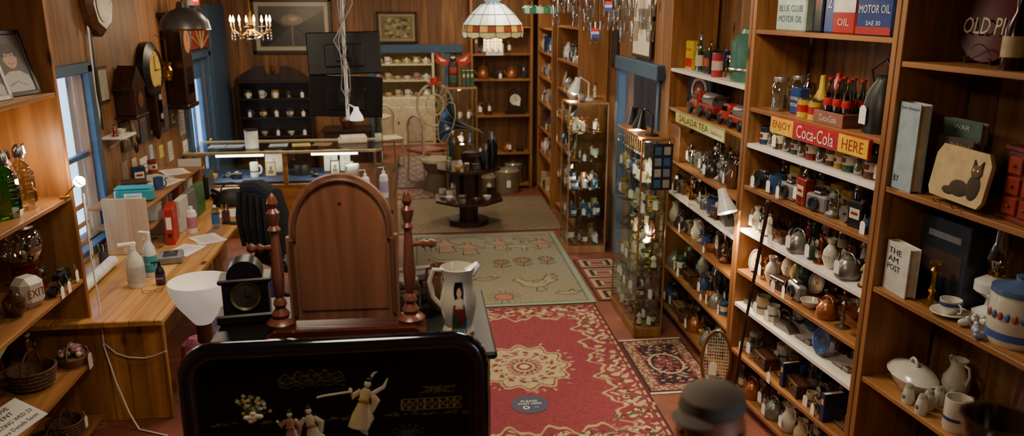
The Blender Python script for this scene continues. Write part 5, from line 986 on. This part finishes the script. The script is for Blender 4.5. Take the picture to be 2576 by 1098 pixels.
def scroll():
    return[(-.5,1.56),(.5,1.56),(.5,1.62)]+[(.5-.38*t,1.62+.17*sin(t*pi/2)) for t in [i/8 for i in range(1,9)]]+[(.1,1.72),(.07,1.68),(-.07,1.68),(-.1,1.72)]+[(-.12-.38*t,1.62+.17*cos(t*pi/2)) for t in [i/8 for i in range(0,9)]]
p=[('base',G().box((0,0,.4),(1.0,.42,.8),W_DK,.01)),('side',G().box((-.485,.06,1.2),(.03,.3,.8),W_DK,.004)),('side',G().box((.485,.06,1.2),(.03,.3,.8),W_DK,.004)),('back',G().box((0,.2,1.2),(.96,.02,.8),W_DK)),('pediment',G().ext(scroll(),.05,W_DK,T(0,-.08,0)).sph((0,-.08,1.73),(.03,.03,.06),W_DK,10)),('top',G().box((0,.06,1.58),(1.04,.34,.03),W_DK,.006))]
for z in(.82,1.08,1.34):p.append(('shelf',G().box((0,.06,z),(.94,.28,.02),W_DK,.002)))
for x in(-.25,.25):
    for z in(.2,.55):p.append(('drawer',G().box((x,-.215,z),(.46,.02,.3),W_DK,.006)));p.append(('handle',G().arc((x,-.23,z),.04,pi,2*pi,.005,BRASS),None,len(p)-1))
thing('hutch','dark wood hutch with scrolled pediment','hutch',(x0,11.25,0),0,p)
for z,ks in((.8305,('iron','bowl','camera','bowl','tool')),(1.0905,('mug','can','clock','can','bowl')),(1.3505,('can','mug','can','figurine','teapot'))):
    for i,k in enumerate(ks):put(k,R.choice(CAT[k][5].split()).replace('_',' '),(x0-.36+.18*i,11.25,z),0,w=.1,h=.1,tag=i%2==0,where='on the dark hutch',group='items on the dark hutch')
thing('sideboard','dark wooden sideboard with gold trim','sideboard',(-.98,11.2,0),0,[('body',G().box((0,0,.45),(.6,.45,.9),W_DK,.01)),('top',G().box((0,0,.91),(.66,.5,.03),W_DK,.006)),('door',G().box((0,-.232,.45),(.5,.015,.7),W_DK,.004))])
put('vase','brown',(-.98,11.2,.926),0,w=.2,h=.3,where='on the dark sideboard')
MN=mat('0e0d10',.45)
for z,rx,ry in((2.18,.15,.02),(1.8,-.08,-.05)):
    thing('monitor','black flat monitor hanging with its back showing','monitor',(-.62,7.22,z),pi+.05,[('housing',G().box((0,0,0),(.64,.035,.37),MN,.01).box((0,.02,-.02),(.34,.03,.2),MN,.01)),('screen',G().box((0,-.019,0),(.6,.003,.33),mat('0c0e12',.1))),('back_bracket',G().box((0,.045,0),(.14,.04,.14),BLK2,.004)),('tilt_arm',G().tube([(0,.05,0),(0,.17,.02)],.02,BLK2))],rx=rx,ry=ry)
g=G().cyl(.016,1.62,HC,WHITE,T(-.6,7.02,0)).box((-.6,7.06,1.8),(.1,.1,.06),BLK2,.005).box((-.6,7.06,2.18),(.1,.1,.06),BLK2,.005).cyl(.06,HC-.03,HC,WHITE,T(-.6,7.02,0))
cb=G()
for i in range(6):cb.tube([(-.62+.02*i,6.98,3.15),(-.66+.03*i,6.97,2.6),(-.58-.02*i,6.97,2.3),(-.62+.03*(i%3),6.96,2.05),(-.64+.04*(i%3),6.96,1.9),(-.57-.03*(i%2),6.97,1.82),(-.6,6.97,1.72)],.004,mat('b8b4ac') if i%2 else mat('6a6864'),5)
thing('monitor_mount','white ceiling pole with tangled cables','monitor mount',(0,0,0),0,[('pole',g),('cable',cb)])
thing('bulb_lamp','white spot bulb clipped below the monitors','lamp',(-.52,6.94,1.68),0,[('bulb',G().lathe([(0,-.06),(.06,-.055),(.055,-.02),(.025,.03),(.02,.06),(0,.06)],mat('f0ece0',.4,0,.02,.6))),('clip',G().tube([(0,0,.05),(-.08,.08,.08)],.008,WHITE))])
def chandelier(x,y,z):
    p=[('stem',G().cyl(.008,0,HC-z,BRASS).lathe([(0,-.06),(.03,-.04),(.015,0),(.03,.05),(.012,.1),(.02,.16),(.01,.2)],BRASS))]
    for k in range(8):
        a=k*pi/4;c_,s_=cos(a),sin(a);p.append(('arm',G().tube([(.02*c_,.02*s_,0),(.1*c_,.1*s_,-.06),(.18*c_,.18*s_,-.03),(.2*c_,.2*s_,.03)],.006,BRASS).lathe([(0,.03),(.03,.035),(.01,.03)],BRASS,T(.2*c_,.2*s_,0),8)))
        p.append(('candle_bulb',G().cyl(.008,.03,.08,mat('e8e0c8'),T(.2*c_,.2*s_,0),8).lathe([(.008,.08),(.013,.1),(.006,.13),(0,.15)],mat('ffe0a8',.4,0,.01,18),T(.2*c_,.2*s_,0),8)))
        g=G()
        for q in range(4):g.sph((.2*c_,.2*s_,.01-.03*q-.02),(.009,.009,.013),glass('ffffff',.7),6)
        g.tube([(.2*c_,.2*s_,0),(.1*c_,.1*s_,-.08),(0,0,-.1)],.004,glass('ffffff',.6),4);p.append(('crystal',g))
    o=thing('chandelier','small brass chandelier with crystal drops','chandelier',(x,y,z),0,p);light('POINT','chandelier_light',(0,0,.12),30,WARM,o,.2)
chandelier(-1.7,8.77,2.34)
thing('pendant_lamp','grey metal dome pendant lamp','pendant lamp',(-2.02,7.5,2.38),0,[('cord',G().cyl(.006,.2,HC-2.38,BLK2)),('lamp_shade',G().lathe([(.21,0),(.215,.01),(.2,.08),(.14,.15),(.05,.19),(.04,.24),(0,.24)],mat('66615a',.35,.4),None,28)),('rim',G().arc((0,0,0),.212,0,2*pi,.006,BRASS,'xy',28))])
cv=G();rr_=[(.05,.26),(.1,.24),(.2,.15),(.27,.06),(.28,.0),(.27,-.04)]
vs=[];n=24
for j,(r_,z_) in enumerate(rr_):
    for k in range(n):vs.append((r_*cos(2*pi*k/n),r_*sin(2*pi*k/n),z_+(-.015*(k%2) if j==5 else 0)))
for j in range(5):
    for k in range(n):
        col=('c0c8c4','b4c0c0','c8cabc',('7a3a24' if k%2 else 'b8903c'),'ccb878')[j]
        cv.add([vs[j*n+k],vs[j*n+(k+1)%n],vs[(j+1)*n+(k+1)%n],vs[(j+1)*n+k]],[[0,1,2,3]],mat(col,.2,0,.1,.55))
ld=G()
for j in range(1,6):ld.tube([vs[j*n+k%n] for k in range(n+1)],.004,mat('2a241c',.5),4)
for k in range(0,n,2):ld.tube([vs[j*n+k] for j in range(6)],.004,mat('2a241c',.5),4)
cr=G()
for k in range(16):
    for q in range(5):cr.sph(((.05+.03*(k%2))*cos(k*.39),(.05+.03*(k%2))*sin(k*.39),-.03-.028*q-.02*(k%2)),(.01,.01,.014),mat('f0d8a8',.2,0,.1,1.2),6)
o=thing('stained_glass_lamp','stained glass dome pendant lamp with crystal fringe','pendant lamp',(.7,7.25,2.36),0,[('lamp_shade',cv,'cream and amber leaded glass shade'),('leading',ld),('crown',G().lathe([(.05,.25),(.11,.3),(.1,.3),(.04,.26)],mat('b8c4c8',.3,0,.1,.3),None,12)),('crystal_fringe',cr),('cord',G().cyl(.006,.25,HC-2.36,BRASS))])
light('POINT','stained_glass_lamp_light',(0,0,.08),14,WARM,o,.08)
g=G()
for k in range(14):
    g.lathe([(.0,0),(.04,.01),(.04,.06),(0,.09)],mat('2f6a44' if k%2 else 'a8b8a0',.2,0,.1,.4),T(.16*cos(k*.449),.16*sin(k*.449),0),8)
thing('stained_glass_lamp','green leaded glass pendant lamp','pendant lamp',(1.32,8.4,2.5),0,[('lamp_shade',g),('frame',G().arc((0,0,.05),.16,0,2*pi,.012,BLK2,'xy',24).tube([(-.16,0,.06),(0,0,.25),(.16,0,.06)],.006,BLK2).cyl(.006,.25,HC-2.5,BLK2))])
GG=glass('fbfbf6',.35)
def hang(x,y,n,lab,zz=2.5,pepsi=False):
    p=[('hoop',G().arc((0,0,.3),.1,0,2*pi,.006,BRASS,'xy',20).cyl(.004,.3,HC-zz,BRASS).tube([(-.1,0,.3),(0,0,.4),(.1,0,.3)],.003,BRASS))]
    for k in range(n):
        a=2*pi*k/n;z_=-.1*(k%3)*.8
        g=G().lathe([(0,0),(.026,0),(.024,.03),(.03,.08),(.036,.13)],GG,T(.1*cos(a),.1*sin(a),z_+.02),12).tube([(.1*cos(a),.1*sin(a),z_+.14),(.1*cos(a),.1*sin(a),.3)],.0015,STEEL,4)
        p.append(('drinking_glass',g))
        if pepsi and k in(5,6):p.append(('printed_logo',G().box((.1*cos(a),.1*sin(a)-.031,z_+.105),(.045,.002,.02),mat('b02028')).box((.1*cos(a),.1*sin(a)-.031,z_+.07),(.045,.002,.02),mat('2038a0')).box((.1*cos(a),.1*sin(a)-.031,z_+.088),(.045,.002,.018),WHITE).text('PEPSI',.04,.012,mat('1c2c7a'),T(.1*cos(a),.1*sin(a)-.034,z_+.088))))
    return thing('hanging_glasses',lab,'glassware',(x,y,zz),0,p)
hang(1.18,5.0,8,'hanging cluster of soda glasses',2.5,True);hang(1.0,5.3,6,'hanging cluster of clear glasses',2.6);o=hang(1.45,5.2,9,'hanging cluster of clear glasses',2.5)
light('POINT','added_glasses_fill_light',(0,0,.2),8,WARM,o,.04)  # added point light without a fixture, brightens the hanging glasses
g=G().box((0,0,0),(.6,.02,.8),mat('3a2a1c'),.004);cvp=Cv(.54,.74,.02,'d0c8b0');cvp.ell(0,0,.1,.2,'b8a888');cvp.ell(.05,-.05,.06,.08,'8a7a68');q=G();cvp.to(q,T(0,-.012,0,rx=pi/2),.5)
thing('framed_picture','pale poster in thin dark frame above doorway','picture',(2.07,7.2,2.52),-pi/2,[('frame',g),('picture',q)])
thing('framed_picture','small dark framed print on pine wall','picture',(2.085,8.25,2.2),-pi/2,[('frame',G().box((0,0,0),(.26,.02,.5),mat('1c1a1c'),.003)),('picture',G().box((0,-.011,0),(.2,.002,.4),mat('3a3840',.4,0,.4)))])
# ---------------- octagonal table etc
m=W_DK;oc8=lambda r,z0,z1:G().cyl(r,z0,z1,m,T(rz=pi/8),8)
p=[('table_top',oc8(.4,.68,.71)),('lower_shelf',oc8(.43,.3,.33)),('base',oc8(.25,.0,.06)),('column',oc8(.12,.06,.3)),('upper_column',oc8(.16,.33,.68))]
for k in range(4):a=k*pi/2+pi/4;p.append(('bracket',G().box((.18*cos(a),.18*sin(a),.5),(.04,.04,.34),m,.005)))
thing('octagonal_table','dark octagonal two tier table','table',(.59,9.3,.0105),0,p)
HB=mat('18304c',.25,.2);g=G();vs=[]
prof=[(.012,0),(.02,.1),(.035,.2),(.07,.3),(.14,.37),(.215,.4)];n=16;M=T(.12,0,.36,ry=-pi/2+.3)
for r_,z_ in prof:
    for k in range(n):
        rr=r_*(1+.06*(k%2)*(z_/.41));vs.append((rr*cos(2*pi*k/n),rr*sin(2*pi*k/n),z_))
fs=[[j*n+k,j*n+(k+1)%n,(j+1)*n+(k+1)%n,(j+1)*n+k] for j in range(5) for k in range(n)]
g.add(vs,fs,HB,M)
for k in range(0,n,2):g.tube([M@Vector(vs[j*n+k]) for j in range(6)],.0035,mat('9a8660',.4),5)
g.tube([M@Vector(vs[5*n+k%n]) for k in range(n+1)],.006,mat('9a8660',.4),6)
thing('gramophone','gramophone with ribbed dark blue horn','gramophone',(.62,9.4,.721),.3,[('cabinet',G().box((.05,0,.06),(.22,.22,.12),W_DK,.01)),('horn',g,'dark blue flared horn with tan ribs'),('turntable',G().cyl(.09,.12,.135,BLK2,T(.03,0,0))),('tone_arm',G().tube([(.12,0,.36),(.15,0,.34),(.16,0,.24),(.15,.0,.12)],.01,STEEL)),('crank',G().tube([(.16,0,.07),(.22,0,.07),(.22,0,.02)],.006,STEEL))],s=1.1)
for x,y,h in((.86,9.2,.42),(.9,9.34,.34),(.78,9.08,.3)):
    thing('thermos_flask','tall black steel thermos flask','flask',(x,y,.721),0,[('body',G().lathe([(0,0),(.05,0),(.05,h*.7),(.035,h*.8),(0,h*.8)],mat('1a1a1e',.25,.4))),('cup',G().cyl(.036,h*.8,h,STEEL))])
for i,(x,y) in enumerate(((.35,9.1),(.5,8.98),(.66,8.98),(.8,9.1),(.28,9.33),(.88,9.4),(.36,9.22))):put(('bowl','jar','bowl','bowl','mug','box','mug')[i],('white','clear','brown','white','white','brown','white')[i],(x,y,.341),0,w=.11,h=.1,where='on the octagonal table',group='dishes on the lower tier')
put('jar','clear',(.35,9.15,.721),0,w=.07,h=.1,where='on the octagonal table');put('bowl','brass',(.46,9.05,.721),0,w=.1,where='on the octagonal table');put('jar','amber',(.56,9.02,.721),0,w=.08,h=.09,where='on the octagonal table');put('box','dark brown',(.67,9.06,.721),.3,w=.1,where='on the octagonal table')
for x,y,z,h,w_ in((1.05,11.28,.0605,.26,.26),(1.38,11.28,.0605,.3,.28),(1.25,10.93,0,.34,.34),(.98,10.95,0,.24,.22)):
    thing('stoneware_crock','large grey stoneware crock with lid','crock',(x,y,z),0,[('body',G().lathe([(0,0),(.48,0),(.5,.03),(.5,.88),(.52,.92),(.48,.95)],CER('8e826c'),None,24,w=w_,h=h)),('lid',G().lathe([(.5,.94),(.45,1.0),(.1,1.04),(.1,1.1),(0,1.1)],CER('8e826c'),None,24,w=w_,h=h)),('price_tag',tagG(0,-w_/2-.02,h*.5,1.8))])
BK.put('clock','dark brown',.62,.14,1.0705,w=.28,h=.36,tag=True)
case((.6,10.75,0.0105),.42,.34,1.5,[.4,.75,1.1],'small glass curio cabinet near doorway',0,3)
inside(.6,10.75,.36,.28,(.1,.415,.765,1.115),3,1,.08,'vase figurine bottle','ornaments in the curio cabinet')
g=G().lathe([(0,0),(.07,0),(.07,.3),(.05,.34),(0,.36)],mat('3a2416',.6)).box((0,-.05,.1),(.09,.04,.1),mat('1f5a3a'),.01).box((0,-.05,.22),(.09,.04,.08),mat('a82a1a'),.01)
w_=G()
for sx in(-1,1):w_.ext([(sx*.04,.34),(sx*.24,.46),(sx*.22,.38),(sx*.24,.34),(sx*.18,.3),(sx*.05,.28)],.02,mat('a82a1a',.5)).ext([(sx*.08,.34),(sx*.2,.4),(sx*.16,.34)],.024,mat('d8d0b8',.5))
thing('totem_carving','painted totem pole carving with spread red wings','carving',(.5,10.75,1.521),0,[('pole',g),('wings',w_),('beak',G().lathe([(.02,0),(0,.08)],mat('c8a030'),T(0,-.05,.38,rx=pi/2))),('head',G().sph((0,-.01,.38),.045,mat('3a2416')).sph((-.02,-.045,.39),.01,WHITE,6).sph((.02,-.045,.39),.01,WHITE,6))])
for i in range(3):put('book','green',(.64+.055*i,10.75,1.521),0,w=.16,h=.22,where='on the curio cabinet')
def chair(x,y,rz,c,seat,lab,z=0):
    m=mat(c,.6,0,.15);p=[('seat',G().box((0,0,.45),(.44,.42,.05),mat(seat,.8),.015))]
    for sx in(-1,1):
        for sy in(-1,1):p.append(('leg',G().tube([(sx*.19,sy*.18,.44),(sx*.21,sy*.2,0)],.016,m)))
    b=G().arc((0,.19,.78),.2,-.3,pi+.3,.014,m,n=16).tube([(-.19,.19,.44),(-.19,.19,.72)],.014,m).tube([(.19,.19,.44),(.19,.19,.72)],.014,m)
    for k in range(-4,5):b.tube([(k*.04,.19,.46),(k*.04,.19,.78+math.sqrt(.04-(k*.04)**2)*.95)],.005,m,5)
    p.append(('backrest',b));return thing('chair',lab,'chair',(x,y,z),rz,p)
chair(-.5,13.1,.4,'d8ccb0','c8b898','white painted spindle back chair');chair(.12,11.9,2.2,'a88880','9a5a54','chair with dusty pink upholstered seat',.0105)
m=mat('b8a684',.7,0,.2);p=[('seat',G().cyl(.22,.42,.46,m)),('base',G().lathe([(.22,.42),(.14,.25),(.22,0),(.2,0),(.12,.25)],mat('5e4c36',.8)))]
b=G().arc((0,.2,1.2),.3,0,2*pi,.018,m,n=28,sx=.85).arc((0,.2,1.2),.15,0,2*pi,.01,m,n=20,sx=.85)
for k in range(18):a=k*pi/9;b.tube([(0+.04*cos(a),.2,1.2+.05*sin(a)),(.25*cos(a),.2,1.2+.29*sin(a))],.005,m,4)
b.tube([(-.18,.2,.46),(-.16,.2,.95)],.014,m).tube([(.18,.2,.46),(.16,.2,.95)],.014,m)
for k in range(7):b.tube([(-.17,.2,.5+.07*k),(.17,.2,.5+.07*k)],.005,m,4)
p.append(('backrest',b));thing('wicker_chair','round backed wicker peacock chair','chair',(.26,11.2,0),0,p)
thing('hat','red felt hat resting on chair back','hat',(.26,11.4,1.51),0,[('brim',G().lathe([(.05,0),(.11,.0),(.11,.01),(.05,.012)],mat('b01c18',.7))),('crown',G().lathe([(.06,0),(.06,.05),(.04,.08),(0,.085)],mat('b01c18',.7)))])
m=mat('cfc4a4',.5);p=[('base',G().box((0,0,.45),(1.2,.45,.9),m,.01)),('side',G().box((-.58,.05,1.4),(.04,.3,1.0),m)),('side',G().box((.58,.05,1.4),(.04,.3,1.0),m)),('back',G().box((0,.2,1.4),(1.16,.02,1.0),mat('9a9078',.6))),('top',G().box((0,.03,1.92),(1.26,.4,.06),m,.01))]
for z in(1.2,1.5,1.75):p.append(('shelf',G().box((0,.05,z),(1.12,.28,.02),m)))
for x in(-.3,.3):p.append(('door',G().box((x,-.23,.4),(.5,.02,.65),m,.008)));p.append(('knob',G().sph((x*.3,-.25,.45),.02,BRASS,8),None,len(p)-1))
thing('china_cabinet','cream painted china cabinet full of crockery','cabinet',(-.25,15.2,0),0,p)
for z in(.9005,1.2105,1.5105,1.7605):
    for i in range(6):put(R.choice(('bowl','teapot','jug','mug')),R.choice(('white','cream','pink')),(-.7+.18*i,15.2,z),0,w=.14,h=.13,where='on the china cabinet',group='crockery on the china cabinet')
thing('round_table','small cream table in the back room','table',(-.85,13.8,0),0,[('top',G().cyl(.4,.7,.73,m,seg=24)),('pedestal',G().lathe([(0,0),(.25,0),(.2,.04),(.05,.1),(.04,.68),(.1,.7),(0,.7)],m))])
put('bowl','white',(-.8,13.7,.731),0,where='on the small cream table')
g=G().box((0,0,0),(.24,.004,.16),WHITE)
for i,t in enumerate(('Items in','this area','are $5')):g.text(t,.14,.025,BLK2,T(0,-.004,.04-.04*i))
thing('paper_notice','white notice card taped to shelf edge','notice',(1.1,11.118,1.99),0,[('paper_notice',g)])
# ---------------- ornaments near camera
thing('ledge','wooden ledge with ornaments','ledge',(0,0,0),0,[('board',G().box((.78,1.2,1.42),(1.3,.3,.03),W_SH[0],.004)),('bracket',G().box((.2,1.2,.7),(.04,.25,1.4),W_SH[2])),('bracket',G().box((1.35,1.2,.7),(.04,.25,1.4),W_SH[2]))])
SK=mat('9a5a34',.5);CP=mat('5c5044',.8)
p=[('body',G().lathe([(0,0),(.07,0),(.075,.08),(.085,.2),(.07,.27),(.03,.3),(.028,.33),(0,.33)],mat('4a4038',.7),T(s=(1,.75,1)),18)),('head',G().sph((0,0,.385),(.06,.066,.072),SK,18).sph((0,-.068,.378),(.013,.018,.016),SK,8).sph((-.022,-.058,.398),.006,BLACK,6).sph((.022,-.058,.398),.006,BLACK,6).tube([(-.015,-.06,.348),(0,-.066,.345),(.015,-.06,.348)],.003,mat('5a2018'),5).sph((-.06,0,.385),(.008,.012,.018),SK,8).sph((.06,0,.385),(.008,.012,.018),SK,8)),
('cap',G().lathe([(.051,.427),(.057,.433),(.053,.455),(.035,.468),(0,.472)],CP,T(s=(1,1.1,1)),20).lathe([(0,.428),(.036,.426),(.04,.431),(0,.436)],CP,T(0,-.058,0,s=(1,.9,1)),16)),('arm',G().tube([(-.08,0,.25),(-.1,-.03,.15),(-.05,-.08,.12)],[.024,.02,.015],mat('4a4038',.7))),('arm',G().tube([(.08,0,.25),(.1,-.03,.15),(.05,-.08,.12)],[.024,.02,.015],mat('4a4038',.7)))]
thing('figurine','carved sailor figurine wearing a grey cap','figurine',(.52,1.25,1.4355),-.9,p,s=1.05)
put('jug','dark brown',(1.06,1.2,1.4355),.5,w=.2,h=.42,where='on the wooden ledge')
# ---------------- lights
def area(x,y,z,e,s,col=(1,.82,.6)):
    return light('AREA','ceiling_light',(x,y,z),e,col,None,s)
for x,y,e,s in((-.3,2.2,28,.7),(1.0,4.0,42,.7),(-1.3,5.5,31,.7),(.9,7.0,38,.7),(-1.2,9.0,32,.7),(.9,10.0,34,.7)):area(x,y,HC-.03,e,s)
area(-.2,13.6,2.9,70,.8,(1,.84,.6))
w=bpy.data.worlds.new('sky');sc.world=w;w.use_nodes=True;bg=w.node_tree.nodes['Background'];bg.inputs[0].default_value=(.66,.82,1,1);bg.inputs[1].default_value=7.0
cd=bpy.data.cameras.new('camera');cd.sensor_width=36;cd.lens=27.73;cd.clip_start=.05
cd.dof.use_dof=True;cd.dof.focus_distance=4.2;cd.dof.aperture_fstop=2.2
co=bpy.data.objects.new('camera',cd);LINK(co);co.location=(0,0,2.6);co.rotation_euler=(radians(90-15.2),0,radians(-6.88));sc.camera=co
try:
    sc.view_settings.view_transform='AgX';sc.view_settings.look='AgX - Base Contrast'
except Exception as e:print(e)
